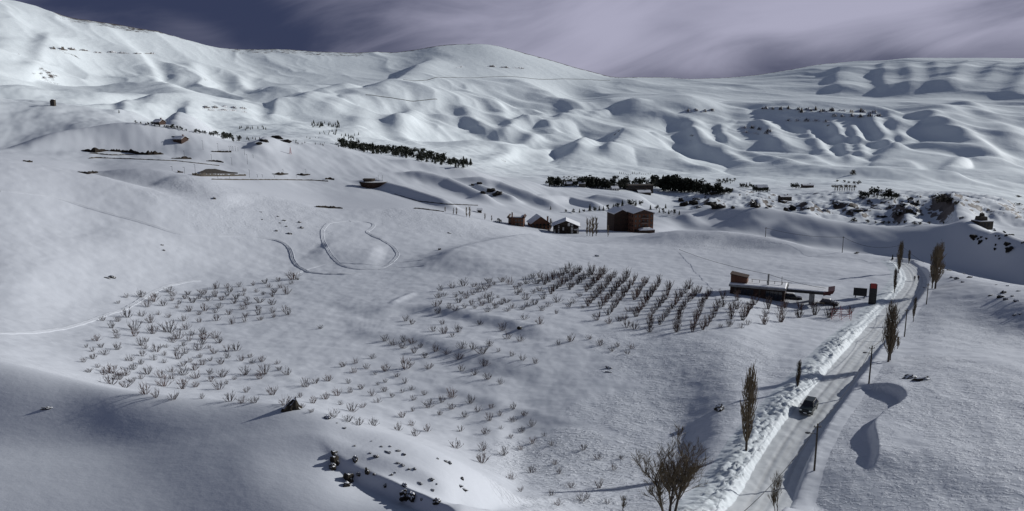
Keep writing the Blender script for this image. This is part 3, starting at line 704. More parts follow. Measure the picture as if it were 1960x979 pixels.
# ------------------------------------------------------------------ road, banks, tracks
def path_frame(P):
    d = np.zeros((len(P), 2)); d[1:-1] = P[2:, :2] - P[:-2, :2]; d[0] = P[1, :2] - P[0, :2]; d[-1] = P[-1, :2] - P[-2, :2]
    d /= np.linalg.norm(d, axis=1)[:, None]
    return np.stack([d[:, 1], -d[:, 0]], 1)         # unit vectors to the right
def ribbon(name, P, offs, zfun, mat, label, smooth=True, rut=None):
    nrm = path_frame(P); V = []; F = []
    n = len(offs)
    for k in range(len(P)):
        for q, o in enumerate(offs):
            x, y = P[k, 0] + nrm[k, 0] * o, P[k, 1] + nrm[k, 1] * o
            V.append((x, y, zfun(k, q, o, x, y)))
    for k in range(len(P) - 1):
        for q in range(n - 1):
            a = k * n + q
            F.append((a, a + 1, a + n + 1, a + n))
    o = mesh_obj(name, V, F, mat, smooth=smooth)
    if rut:
        a_ = o.data.attributes.new('rut', 'FLOAT', 'POINT')
        a_.data.foreach_set('value', [rut(k, o_) for k in range(len(P)) for o_ in offs])
    return tag(o, label, kind='structure')
fine = np.stack([np.interp(np.arange(0, len(road) - 1, 0.3), np.arange(len(road)), road[:, k]) for k in range(3)], 1)
LN = np.cumsum(np.concatenate([[0], np.hypot(*np.diff(fine[:, :2], axis=0).T)]))
def n2(x, y): return float(perlin(np.array([x]), np.array([y]))[0])
ro = list(np.linspace(-HALF - 0.4, HALF + 0.4, 31))
def rut_mask(k, o):
    w_ = 0.18 * math.sin(LN[k] * 0.05) + 0.1 * math.sin(LN[k] * 0.021 + 2)
    m = max(math.exp(-((abs(o + w_ + 0.35) - 0.78) / 0.2) ** 2), 0.7 * math.exp(-((abs(o - w_ - 0.75) - 0.78) / 0.22) ** 2))
    return min(1.0, m * (0.65 + 0.5 * n2(LN[k] * 0.15, o)))
def road_z(k, q, o, x, y):
    rut = -0.09 * (math.exp(-((abs(o + 0.2) - 0.85) / 0.28) ** 2) + 0.7 * math.exp(-((abs(o - 0.9) - 0.8) / 0.3) ** 2))
    return fine[k, 2] + rut + 0.05 * n2(x * 0.8, y * 0.5) + 0.03 * n2(x * 2.2, y * 2.0) + 0.04 * (abs(o) / HALF) ** 4
ribbon('road', fine, ro, road_z, M_ROAD, 'ploughed road of packed grey snow running down the right of the fields', rut=rut_mask)
lo_ = [HALF - 0.3, HALF, HALF + 0.2, HALF + 0.4, HALF + 0.6, HALF + 0.8, HALF + 1.0, HALF + 1.25, HALF + 1.5, HALF + 1.8, HALF + 2.1, HALF + 2.4, HALF + 2.8, HALF + 3.2, HALF + 3.6, HALF + 4.1, HALF + 4.7, HALF + 5.4]
bank_fade = lambda k: float(smooth(190, 130, LN[k]))
nb = {}
def lump(a, b): 
    return abs(n2(a, b)) * 1.5
def left_z(k, q, o, x, y):
    d = -o - HALF
    s = LN[k]
    g = grid_at(x, y)
    base = fine[k, 2]
    f = (0.35 + 0.65 * bank_fade(k)) * (0.95 + 0.45 * n2(s * 0.11, 3.7))
    hgt = 1.0 * math.exp(-((d - 1.05) / 0.8) ** 2) + 0.5 * math.exp(-((d - 2.6) / 1.2) ** 2)
    env = float(smooth(-0.1, 0.5, d) * smooth(5.2, 3.0, d))
    lumps = (lump(s * 0.5 + d * 0.5, d * 0.8) * 0.45 + lump(s * 1.5 + 7 + d * 0.9, d * 1.3) * 0.5 + lump(s * 3.1 + 3 + d, d * 3.1) * 0.34 - 0.30)
    t = float(smooth(1.2, 2.2, d))
    floor_ = (base - 0.1) * (1 - t) + (g if d > 1.9 else max(g, base + 0.4)) * t
    z = floor_ + 0.8 * f * (hgt + lumps * env * 1.0)
    if q == 0: z = g - 0.25 if d > 3 else base - 0.12
    if d > 5.0: z = g - 0.12
    elif d > 1.75: z = max(z, g + 0.02)
    return z
PL = fine.copy()
ribbon('snow_bank', PL, [-o for o in lo_][::-1], lambda k, q, o, x, y: left_z(k, len(lo_) - 1 - q, o, x, y), M_SNOWLOOSE, 'lumpy bank of ploughed snow along the left edge of the road')
ri_ = [HALF - 0.25, HALF, HALF + 0.2, HALF + 0.4, HALF + 0.6, HALF + 0.85, HALF + 1.2, HALF + 1.7, HALF + 2.1, HALF + 2.6, HALF + 3.3]
_nr = path_frame(fine)
_go = np.array([grid_at(fine[k, 0] + _nr[k, 0] * (HALF + 2.7), fine[k, 1] + _nr[k, 1] * (HALF + 2.7)) for k in range(len(fine))])
for _ in range(12): _go[1:-1] = 0.25 * _go[:-2] + 0.5 * _go[1:-1] + 0.25 * _go[2:]
def right_z(k, q, o, x, y):
    """cut face from the road up to the level of the field beside it"""
    d = o - HALF; base = fine[k, 2]; g = grid_at(x, y)
    t = float(smooth(-0.05, 0.8, d))
    z = (base - 0.1) * (1 - t) + (_go[k] + 0.03) * t + t * (0.10 * n2(LN[k] * 0.7, d) + 0.06 * n2(LN[k] * 2.1, d * 3))
    if d > 1.75:
        s = float(smooth(1.75, 2.6, d)); z = z * (1 - s) + (g + 0.02) * s
        z = max(z, g + 0.02)
    if d > 3.0: z = g - 0.12
    return z
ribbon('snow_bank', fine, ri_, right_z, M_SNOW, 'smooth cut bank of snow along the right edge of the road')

def track(pix, label, w=1.0, hi=0.14, step=0.8):
    pts = [at(*p) for p in pix]
    P = resample(pts, step, 6)
    offs = [-0.85 * w, -0.62 * w, -0.40 * w, -0.2 * w, 0.0, 0.2 * w, 0.40 * w, 0.62 * w, 0.85 * w]
    hs = [-0.06, hi, 0.02, 0.02, hi * 0.8, 0.02, 0.02, hi, -0.06]
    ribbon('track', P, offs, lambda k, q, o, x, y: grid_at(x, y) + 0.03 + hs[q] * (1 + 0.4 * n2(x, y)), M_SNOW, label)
track([(-30,641),(65,637),(130,628),(200,605),(240,592),(262,579),(285,565),(310,552),(350,541),(385,537)], 'twin rut vehicle track climbing past the left orchard', 0.7, 0.16)
track([(0,366),(130,386),(250,420),(330,445),(400,451),(500,455),(525,459),(545,467),(556,480),(562,500),(576,514),(600,523),(660,525),(690,524)], 'long rut track crossing the left hillside and bending down to the flat', 0.85, 0.2)
track([(665,423),(627,429),(618,440),(617,452),(622,468),(632,486),(646,502),(662,511),(690,516),(725,515),(747,505),(761,490),(755,476),(735,462),(710,450),(702,444),(712,437),(716,430),(700,425),(668,424)], 'looping rut track on the hummock in the middle', 0.85, 0.13)
track([(560,525),(590,515),(620,506),(650,503),(710,507),(770,502),(812,497)], 'faint rut track running right to the shaded mound', 0.8, 0.1)
track([(725,516),(770,512),(812,508)], 'short rut track leaving the loop towards the mound', 0.8, 0.1)
# ------------------------------------------------------------------ orchard shrubs
def bush_mesh(seed, tall=False):
    r = random.Random(seed); m = MB()
    nb_ = r.randint(12, 15) if not tall else r.randint(14, 17)
    for i in range(nb_):
        a = 2 * math.pi * (i + r.random() * 0.7) / nb_
        lean = r.uniform(0.25, 1.15) if not tall else r.uniform(0.1, 0.75)
        ln = r.uniform(0.7, 1.05) * (1.0 if lean < 0.8 else 0.8)
        p = Vector((0.05 * math.cos(a), 0.05 * math.sin(a), -0.15))
        d = Vector((math.cos(a) * math.sin(lean), math.sin(a) * math.sin(lean), math.cos(lean)))
        pts = [p]; 
        for k in range(3):
            d = (d + Vector((r.uniform(-.25, .25), r.uniform(-.25, .25), 0.18))).normalized()
            p = p + d * (ln + 0.15) / 3; pts.append(p)
        m.tube(pts, [0.024, 0.019, 0.014, 0.008], 3, False)
        for q in range(r.randint(4, 6)):
            k = r.randint(1, 2); f = r.random()
            b = pts[k] * (1 - f) + pts[k + 1] * f
            dd = (d + Vector((r.uniform(-1, 1), r.uniform(-1, 1), r.uniform(-.1, .6)))).normalized()
            l2 = r.uniform(0.18, 0.42)
            mid_ = b + dd * l2 * 0.55
            m.tube([b, mid_, mid_ + (dd + Vector((0, 0, 0.35))).normalized() * l2 * 0.45], [0.014, 0.010, 0.006], 3, False)
    return m.mesh('fruit_tree', M_SHRUB)
BUSH = [bush_mesh(100 + i) for i in range(8)]
TALL = [bush_mesh(200 + i, True) for i in range(6)]
SHRUBS = []          # (px, py, size, tall, zone, row info)
def zoom_list(ox, oy, sc, items, zone):
    for a in items:
        SHRUBS.append((ox + a[0] / sc, oy + a[1] / sc, a[2], False, zone, None))
zoom_list(140, 520, 3.916, [(510,195,3),(725,155,2),(748,185,2),(620,190,1),(605,225,3),(555,265,2.5),(675,258,2),(740,220,1),(400,195,.7),(340,240,.7),(405,345,3),(515,335,2.5),(580,385,2.5),(460,440,4),(595,465,4),(720,455,4),(460,485,3),(335,375,1.5),(290,425,2),(320,460,1.5),(330,500,2),(175,520,2.5),(220,370,1.5),(640,325,1),(715,345,1.2),(780,275,1.2),(795,245,1.2),(840,205,1.5),(862,175,1.5),(895,235,2),(945,205,1.3),(975,175,2.5),(1010,220,2),(1070,130,2),(1065,190,2.5),(1115,215,1.6),(1095,275,2),(985,295,3),(870,300,2.5),(825,370,3),(945,380,2),(945,325,1.3),(1075,370,2.2),(1065,310,1.2),(1160,125,2),(1175,155,2),(1155,185,1.5),(1225,205,2.2),(1210,240,2.3),(1165,325,2.5),(1190,395,2),(1245,115,1.3),(1285,150,1.5),(1275,180,1.3),(1300,220,1.6),(1305,250,1.5),(1275,285,2.3),(1290,345,1.8),(1285,380,1.2),(1350,105,1.6),(1440,90,2),(1470,120,1.8),(1375,155,1.2),(1425,175,1.2),(1395,235,2.3),(1385,290,1.5),(1390,325,2),(1405,365,2),(1538,75,1.3),(1555,125,2.3),(1510,160,1.8),(1495,190,1.6),(1490,250,2),(1495,310,1.8),(1505,345,.9),(1600,170,3),(1610,325,2.5),(1585,295,1.6),(1650,60,3.5),(1635,95,1.5)], 'upper left')
zoom_list(140, 520, 3.916, [(845,435,2.2),(885,480,3),(970,470,2.5),(980,510,3),(1060,500,3),(1095,535,2.5),(790,505,3),(745,530,2.5),(865,520,2.2),(510,555,2.5),(550,525,2),(540,580,1.8),(330,585,3),(210,570,1.5),(145,600,1.2),(100,570,.6),(235,625,2.2),(150,655,1.5),(80,680,1.5),(120,755,1.6),(185,720,1.2),(625,600,3.5),(695,570,1.5),(780,595,1.5),(825,560,2),(970,545,2.2),(940,590,3),(1055,615,2.3),(1020,575,.8),(1155,600,2.5),(1220,595,2.7),(1155,650,1.8),(840,615,2),(785,655,3),(685,630,1),(520,635,2),(425,670,3),(605,665,1.8),(510,695,1.6),(685,685,1),(875,680,1.6),(950,645,1.5),(1030,670,1.2),(970,700,2.5),(1105,695,2.2),(1260,670,2.3),(1325,645,1.2),(1340,690,1.5),(1415,675,2.4),(1530,695,1.5),(1545,740,1.5),(1605,775,3),(285,760,5),(230,775,2.5),(285,845,4),(390,780,3.5),(450,735,2.5),(345,810,2.5),(390,870,3.5),(440,830,2.2),(510,805,2),(560,770,3.5),(540,880,3.5),(655,795,3),(740,755,2.5),(825,710,2.5),(825,775,3.5),(740,805,2.2),(685,860,4.5),(910,740,3),(920,800,3),(1025,770,1.8),(1035,825,2),(1120,790,4.2),(1210,810,1.2),(1290,775,4),(1435,770,3.8),(1400,805,3),(825,845,3),(820,880,3),(920,865,2.5),(620,905,2.5),(755,920,3.5),(965,915,1.8),(1095,885,3),(1150,845,1.2),(1175,935,3.5),(1270,945,3.3),(1300,905,2),(1360,945,3),(1495,925,3.2),(1590,960,4)], 'lower left')
zoom_list(560, 590, 3.158, [(80,475,3),(140,455,2.3),(215,440,2.8),(305,355,2),(380,335,2),(445,365,2),(370,390,2.2),(485,305,1.5),(560,380,3),(685,365,4.2),(630,415,2),(680,455,1.8),(500,400,1),(340,455,1.6),(415,490,1.8),(350,510,2),(270,530,3),(200,550,2.5),(125,575,2.5),(555,505,2.5),(480,530,2.5),(515,570,2),(600,540,1.5),(665,510,1.5),(720,495,1.6),(730,555,2),(795,525,1.3),(560,448,1),(515,465,.8),(290,585,1.2),(360,625,3.3),(425,600,2),(250,655,3.2),(400,675,3.8),(335,685,3.4),(490,712,2.8),(665,660,2.5),(725,625,1),(640,740,2.8),(720,710,2),(815,745,2.8),(740,772,2.7),(825,600,3),(900,570,2.6),(965,540,4),(960,610,2.6),(890,645,2),(1075,575,3.2),(1120,625,2.2),(1200,605,2.4),(1335,610,2.2),(1400,650,2),(1255,650,2),(1190,680,2.8),(1330,685,2.3),(1040,660,2.6),(1015,745,2.7),(1165,760,3),(1260,730,1.5),(1385,750,2.2),(1445,715,2.2),(1320,785,1.7),(985,845,5),(1150,860,4),(1275,890,3.2),(1450,820,2.6),(1380,855,2),(1145,935,3.8),(1565,830,1.6),(1520,775,1),(115,630,1.8),(60,600,1.5),(45,540,1.5)], 'lower middle')
zoom_list(560, 590, 3.158, [(685,78,2),(720,98,2),(850,140,2.4),(905,98,2),(915,155,2.7),(1000,145,2.8),(965,175,2),(560,200,2.2),(605,225,2.6),(670,205,2),(665,243,2.2),(720,215,2),(775,238,1.5),(735,270,2),(800,300,2.6),(865,262,2.5),(930,280,2.6),(1025,245,3),(1005,310,3.2),(1090,250,3),(1150,275,4.5),(1190,230,2.5),(1270,135,3.3),(1300,185,3),(1375,200,2.8),(1130,100,2),(1160,350,2.7),(1020,380,2),(1100,405,2.3),(1180,430,2.6),(1255,460,1.6),(825,365,2.3),(1325,290,1.8),(1390,315,2.7),(1470,335,1.6),(1245,265,1.3),(170,125,1.2)], 'terrace')
zoom_list(650, 640, 2.888, [(950,800,3),(1060,765,2.6),(1215,770,2),(1425,690,3.3),(1350,640,2.5),(1345,920,4),(1435,850,3),(1280,850,2.4),(1170,890,2),(1000,870,2),(1480,935,2.3),(1210,945,2),(1515,750,2),(1555,690,1.6),(1190,720,1.8)], 'crust')
zoom_list(650, 640, 2.888, [(1275,40,3),(1380,28,2),(1440,62,2),(1535,70,2),(1505,95,1.8),(1615,80,2.2),(1590,110,2),(1210,60,1.6)], 'terrace')
zoom_list(810, 500, 4.26, [(325,205,3),(415,210,2),(475,220,3),(535,180,2.2),(645,170,2.3),(705,190,3.2),(535,220,1.6),(580,195,1.3),(235,220,2),(140,245,2),(125,300,2.5),(175,285,1.5),(265,295,2),(310,270,1.5),(350,305,3),(405,275,2),(450,255,2.2),(500,245,1.5),(290,340,2.2),(395,360,2.3),(505,305,2),(550,290,2.5),(480,365,3),(540,340,2.5),(585,385,2.4),(640,355,2.2),(680,340,2.3),(685,410,2.6),(730,385,2),(525,415,2.4),(420,390,1.3),(335,385,1.6),(265,405,2.5),(215,385,1.8),(105,370,2.3),(140,350,1.2),(125,425,2.5),(455,325,1.4),(610,300,1),(755,230,2),(790,205,1.2),(770,275,2.3),(800,255,1.5),(840,315,3.3),(850,375,2),(910,355,2.6),(815,395,1.4),(950,245,2.3),(900,265,1.6),(980,310,2.8),(1090,335,3.4),(1020,370,2),(970,405,1.4),(1085,430,1.4),(825,475,2.7),(950,515,2.7),(1190,60,2),(1190,375,2),(1215,345,2.8),(1275,290,2.2),(1300,385,1.4),(1420,480,3.2),(1515,510,2.8),(1600,490,2.2),(1660,540,3),(1720,555,3.3),(1640,480,3),(1670,410,2.8),(840,185,3),(930,185,3),(950,135,2.6),(890,140,2.2)], 'middle field')
# rows of the right-hand orchard, each a line of closely planted trees, near end first
ROWS_T = [([(1042,545),(1087,523)],5), ([(1054,563),(1110,521)],8), ([(1089,554),(1134,527)],6), ([(1123,559),(1156,526)],6), ([(1126,587),(1175,532)],8), ([(1150,591),(1201,532)],9),
 ([(1165,604),(1204,552),(1214,538)],8), ([(1214,575),(1236,542)],5), ([(1218,606),(1263,542)],9), ([(1244,636),(1246,604),(1273,577),(1280,556)],9), ([(1263,623),(1286,591),(1306,566),(1318,554)],8),
 ([(1294,636),(1301,602),(1312,583),(1338,560)],9), ([(1324,636),(1336,606),(1343,583),(1357,566)],8), ([(1345,632),(1366,611),(1374,586)],5), ([(1383,588),(1384,572)],2), ([(1396,625),(1399,612),(1401,598)],3),
 ([(1410,592),(1411,576)],2), ([(1421,613),(1433,597),(1443,584)],4), ([(1462,622),(1464,608),(1470,592)],3), ([(1496,617),(1497,602),(1501,589)],3), ([(1529,608),(1531,594)],2), ([(1560,604),(1556,590)],2), ([(1588,609),(1595,600),(1597,590)],3), ([(1626,602)],1)]
NTH = ['first','second','third','fourth','fifth','sixth','seventh','eighth','ninth','tenth','eleventh','twelfth','thirteenth','fourteenth','fifteenth','sixteenth','seventeenth','eighteenth','nineteenth','twentieth','twenty-first','twenty-second','twenty-third','twenty-fourth','twenty-fifth']
nrow = len(ROWS_T)
for ri, (ln, cnt) in enumerate(ROWS_T):
    P = np.array(ln, float); cnt = int(cnt * 1.3) if cnt > 2 else cnt
    if len(P) > 1:
        L = np.concatenate([[0], np.cumsum(np.hypot(*np.diff(P, axis=0).T))]); ss = np.linspace(0, L[-1], cnt)
        Q = np.stack([np.interp(ss, L, P[:, 0]), np.interp(ss, L, P[:, 1])], 1)
    else: Q = P
    for k, q in enumerate(Q):
        SHRUBS.append((q[0] + rnd.uniform(-1.2, 1.2), q[1] + rnd.uniform(-0.8, 0.8), rnd.uniform(2.7, 4.0) * (1.15 if ri > 13 else 1.0), True, 'rows', (ri, k)))
for px, py in [(1379,627),(1419,628),(1431,622)]: SHRUBS.append((px, py, 1.6, False, 'rows', None))
zone_no = {}
for zn in set(s[4] for s in SHRUBS):
    zl = sorted([s for s in SHRUBS if s[4] == zn and not s[5]], key=lambda s: s[1])
    for ln_ in range(0, len(zl), 9):
        for c_, s in enumerate(sorted(zl[ln_:ln_ + 9])):
            zone_no[s] = (c_, ln_ // 9)
ZONES = {
 'upper left': ('bare bush, upper left orchard', 'upper left orchard bushes'),
 'lower left': ('bare bush, lower left orchard', 'lower left orchard bushes'),
 'lower middle': ('bare bush, slope right of pointed boulder', 'bushes on the slope below the terrace'),
 'terrace': ('bare bush, shaded middle terraces', 'bushes on the shaded terraces'),
 'crust': ('bare bush, rough crust bottom middle', 'bushes in the rough wind crust'),
 'middle field': ('bare bush, field left of tree rows', 'bushes left of the orchard rows'),
 'rows': ('small sapling, near edge of tree rows', 'saplings by the orchard rows')}
items = []
for s in SHRUBS:
    p = crest_at(s[0], s[1])
    items.append((s[2] * FPX / p.length, s, p))
items.sort(key=lambda a: -a[0])
rest = MB()
for n_, (vis, s, p) in enumerate(items):
    px, py, size, tall, zone, row = s
    w = (2.3 + (size - 2.3) * 0.68) * 0.57 * p.length / 125.0 * rnd.uniform(0.9, 1.1)
    me = rnd.choice(TALL if tall else BUSH)
    if tall: sx, sz = w * rnd.uniform(0.62, 0.8), w * rnd.uniform(0.62, 0.92)
    else: sx, sz = w * rnd.uniform(0.72, 0.92), w * rnd.uniform(0.6, 0.88)
    ang = rnd.uniform(0, 6.28)
    if n_ < 298:
        o = link('fruit_tree', me)
        o.location = p; o.rotation_euler = (0, 0, ang); o.scale = (sx, sx, sz)
        if row:
            ri, k = row
            cnt = ROWS_T[ri][1]
            tag(o, 'bare fruit tree, %s from near end, %s orchard row from left' % (NTH[k], NTH[ri]), 'tree', 'fruit trees in the right orchard rows')
        else:
            lb, gp = ZONES[zone]
            c_, ln_ = zone_no[s]
            tag(o, ('large ' if size >= 3.4 else '') + lb + ', %s line down, %s from left' % (NTH[ln_], NTH[c_]), 'shrub', gp)
    else:
        mt = Matrix.Translation(p) @ Matrix.Rotation(ang, 4, 'Z') @ Matrix.Diagonal((sx, sx, sz, 1))
        b = len(rest.v)
        rest.v += [tuple(mt @ v_.co) for v_ in me.vertices]
        rest.f += [tuple(b + i for i in f_.vertices) for f_ in me.polygons]
if rest.v:
    o = rest.build('fruit_trees_small', M_SHRUB)
    tag(o, 'smallest bare fruit bushes sprinkled through the orchards', 'shrubs', kind='stuff')

# ------------------------------------------------------------------ poplars and bare trees
def poplar(seed, nbr=170, width=0.13):
    """unit-height columnar poplar: trunk mesh and crown of steep bare shoots"""
    r = random.Random(seed); tr = MB(); cr = MB()
    tp = [(0, 0, -0.03), (0.004, 0.003, 0.3), (-0.004, 0.004, 0.65), (0.002, -0.003, 0.97)]
    tr.tube(tp, [0.017, 0.013, 0.008, 0.003], 6)
    for i in range(nbr):
        h = 0.09 + 0.72 * (r.random() ** 0.9)
        a = r.uniform(0, 6.283)
        maxw = width * (0.45 + 0.55 * math.sin(math.pi * min(1, (h + 0.12) / 0.95)))
        ln = r.uniform(0.12, 0.32) * (1.1 - 0.5 * h)
        if h + ln > 1.02: ln = 1.02 - h
        out = maxw * r.uniform(0.35, 1.0)
        d = Vector((math.cos(a), math.sin(a), 0))
        p0 = Vector((0, 0, h)); p1 = d * out * 0.55 + Vector((0, 0, h + ln * 0.38)); p2 = d * out + Vector((r.uniform(-.01, .01), r.uniform(-.01, .01), h + ln))
        cr.tube([p0, p1, p2], [0.0058, 0.0044, 0.0022], 3, False)
        for q in range(4):
            f = r.uniform(0.25, 0.95); b = p1 * (1 - f) + p2 * f if r.random() < 0.7 else p0 * (1 - f) + p1 * f
            e = b + Vector((r.uniform(-.028, .028), r.uniform(-.028, .028), r.uniform(0.05, 0.13)))
            cr.tube([b, e], [0.0034, 0.0018], 3, False)
    return tr.mesh('trunk', M_BARK), cr.mesh('crown', M_TWIG)
POP = [poplar(1, 130, 0.125), poplar(2, 130, 0.15), poplar(3, 105, 0.11)]
def far_poplar(seed):
    r = random.Random(seed); tr = MB(); cr = MB()
    tr.tube([(0, 0, -0.05), (0, 0, 0.9)], [0.02, 0.006], 4)
    for i in range(46):
        h = 0.08 + 0.75 * r.random(); a = r.uniform(0, 6.28); o = r.uniform(0.04, 0.16)
        cr.tube([(0, 0, h), (o * math.cos(a), o * math.sin(a), h + r.uniform(.12, .28))], [0.017, 0.006], 3, False)
    return tr.mesh('trunk', M_BARK), cr.mesh('crown', M_TWIG)
FPOP = [far_poplar(31), far_poplar(32)]
def put_tree(name, meshes, p, h, w, label, cat='tree', group=None, rz=None):
    t = empty(name, p, rnd.uniform(0, 6.28) if rz is None else rz)
    t.scale = (h * w, h * w, h)
    link('trunk', meshes[0], t); link('crown', meshes[1], t)
    return tag(t, label, cat, group)
def pop_px(px, base, hpx, w, label, v_=0, group=None, far=False, dy=10):
    p = crest_at(px, base, dy)
    return put_tree('poplar_tree', (FPOP if far else POP)[v_ % (2 if far else 3)], p, hpx * p.length / FPX * 1.0, w, label, 'tree', group)
pop_px(1428, 867, 160, 0.85, 'tall bare poplar left of the road near the car')
pop_px(1526, 752, 62, 0.8, 'small slim bare poplar on the snow bank left of the road', 2)
pop_px(1700, 693, 105, 1.05, 'broad bare poplar right of the road beside the second pole', 1)
pop_px(1704, 690, 60, 1.1, 'low bare side shoot at the foot of the broad roadside poplar', 2)
pop_px(1718, 668, 22, 1.6, 'little bare shrub right of the broad roadside poplar', 2)
pop_px(1748, 616, 44, 0.8, 'slim bare poplar between the third and fourth roadside poles', 2)
pop_px(1790, 553, 78, 1.25, 'thick dark poplar standing on the crest beside the road bend', 1)
pop_px(1784, 553, 72, 0.9, 'second stem of the thick poplar clump at the road bend', 0)
pop_px(1720, 524, 56, 0.85, 'tall dark poplar left of the road bend, below the cable', 0)
pop_px(1739, 507, 26, 1.0, 'short poplar on the crest just right of the road bend', 2)
pop_px(1711, 565, 48, 0.8, 'slim poplar left of the road, right of the price sign', 2)
for i, (x, b, h, w) in enumerate([(1123.6,452,35,0.85),(1134,453,39,1.1),(1129,452,33,0.9),(1141,452,37,1.0)]):
    pop_px(x, b, h, w, ['leftmost poplar of the clump in front of the brick apartment block', 'thick middle poplar of the clump by the apartment block', 'second poplar of the clump between chalet and apartment block', 'rightmost poplar of the clump by the apartment block'][i], i, 'poplars between the chalet and the apartment block', far=True, dy=3)
pop_px(1163.5, 454, 24, 0.9, 'lone slim poplar in front of the apartment block', 1, far=True, dy=3)
pop_px(1054, 441, 23, 1.5, 'dark bare tree at the left wall of the gabled chalet', 0, far=True, dy=3)
for i, (x, b, h, w) in enumerate([(852,406,10,1.6),(868,411,13,1.2),(874,412,15,1.3),(893,416,20,1.1),(899,417,22,1.2),(928,421,13,1.3),(941,424,12,1.2)]):
    pop_px(x, b, h, w, '%s bare poplar from the left on the crest left of the chalets' % NTH[i], i, 'poplars on the crest left of the chalets', far=True, dy=14)
for i in range(9):
    pop_px(1598 + 4.6 * i, 367 + rnd.uniform(-.4, .4), 11 + rnd.uniform(-1.5, 1.5), 1.2, '%s bare poplar from the left in the hedge row above the gorge' % NTH[i], i, 'poplar hedge row above the gorge', far=True)

def bare_tree(seed, stems, spread=0.55):
    """unit-height spreading bare tree with several trunks"""
    r = random.Random(seed); tr = MB(); cr = MB()
    def grow(p, d, ln, rad, lev):
        pts = [p]; q = p; dd = d.copy()
        for k in range(3):
            dd = (dd + Vector((r.uniform(-.12, .12), r.uniform(-.12, .12), 0.07))).normalized()
            q = q + dd * ln / 3; pts.append(q)
        (tr if lev == 0 else cr).tube(pts, [rad, rad * .85, rad * .68, rad * (.5 if lev < 3 else .3)], 5 if lev == 0 else 3, False)
        if lev >= 4: return
        nch = (11, 7, 4, 4)[lev]
        for i in range(nch):
            f = r.uniform(0.25, 1.0); k = min(int(f * 3), 2); g = f * 3 - k
            b = pts[k] * (1 - g) + pts[k + 1] * g
            a = r.uniform(0, 6.28); s = r.uniform(0.35, 0.85) * (spread / 0.55)
            side = dd.orthogonal().normalized(); side = Matrix.Rotation(a, 3, dd) @ side
            nd = (dd * math.cos(s) + side * math.sin(s) + Vector((0, 0, 0.25))).normalized()
            grow(b, nd, ln * r.uniform(0.42, 0.68) * (1.0 if lev else 0.85), max(0.0015, rad * 0.55 * (1 - 0.3 * f)), lev + 1)
    for (dx, dy, lean, ln) in stems:
        grow(Vector((dx * 0.3, dy * 0.3, -0.04)), Vector((dx * lean, dy * lean, 1)).normalized(), ln, 0.0135, 0)
    return tr.mesh('trunk', M_BARK), cr.mesh('crown', M_TWIG)
bt = bare_tree(5, [(-0.25, 0.0, 1.0, 0.55), (0.12, 0.05, 0.4, 0.66), (-0.02, 0.1, 0.6, 0.5)])
p = at(1278, 978); q = p.copy(); q.x -= 0.1; q.y -= 2.6; q.z = grid_at(q.x, q.y)
put_tree('bare_tree', bt, q, 8.6, 1.32, 'spreading bare tree with dark trunks at the bottom edge, left of the road', rz=0.6)
bt2 = bare_tree(9, [(0.05, 0.0, 0.5, 0.62), (-0.1, 0.05, 0.9, 0.5)], 0.4)
p = at(1468, 978); q = p.copy(); q.y -= 3.0; q.z = grid_at(q.x, q.y) + 0.4
put_tree('bare_tree', bt2, q, 4.6, 0.7, 'top of a small bare tree rising at the bottom edge of the road', rz=0.2)
p = at(1192, 977)
put_tree('bare_tree', bt2, p, 1.6, 1.2, 'low tangled bare shrub at the bottom edge left of the bare tree', 'shrub', rz=2.2)
# ------------------------------------------------------------------ buildings
def wall_mat(name, c1, c2, scale=1.2): return plain(name, c1, c2, scale, 0.9, 0.3)
M_BRICK = wall_mat('brick_wall', (0.10, 0.047, 0.03), (0.16, 0.075, 0.046))
M_BRICK2 = wall_mat('brown_wall', (0.038, 0.022, 0.017), (0.068, 0.04, 0.029))
M_WOOD = plain('dark_timber', (0.025, 0.018, 0.014), (0.055, 0.04, 0.03), 1.0, 0.85, 0.2, stretch=(1, 1, 6))
M_PLASTER = wall_mat('pale_plaster', (0.52, 0.50, 0.47), (0.66, 0.64, 0.6))
M_STONE = wall_mat('grey_stone', (0.035, 0.03, 0.024), (0.085, 0.072, 0.056), 2.0)
M_CONC = wall_mat('concrete', (0.20, 0.20, 0.19), (0.33, 0.33, 0.31), 1.0)
M_GLASS = plain('dark_glass', (0.012, 0.014, 0.018), (0.02, 0.022, 0.028), 2, 0.12, spec=0.6)
M_ROOFSNOW = plain('roof_snow', (0.74, 0.75, 0.77), (0.84, 0.845, 0.86), 0.7, 0.7, 0.3)
M_BLACK = plain('black_paint', (0.012, 0.012, 0.014), (0.022, 0.022, 0.024), 3, 0.5)
M_RED = plain('red_paint', (0.22, 0.022, 0.018), (0.30, 0.035, 0.025), 3, 0.5)
M_WHITE = plain('white_paint', (0.72, 0.72, 0.72), (0.8, 0.8, 0.8), 3, 0.5)
M_FASC = plain('dark_red_paint', (0.05, 0.016, 0.014), (0.11, 0.03, 0.026), 1.2, 0.5)
M_GREEN = plain('green_paint', (0.03, 0.07, 0.05), (0.045, 0.09, 0.065), 3, 0.5)

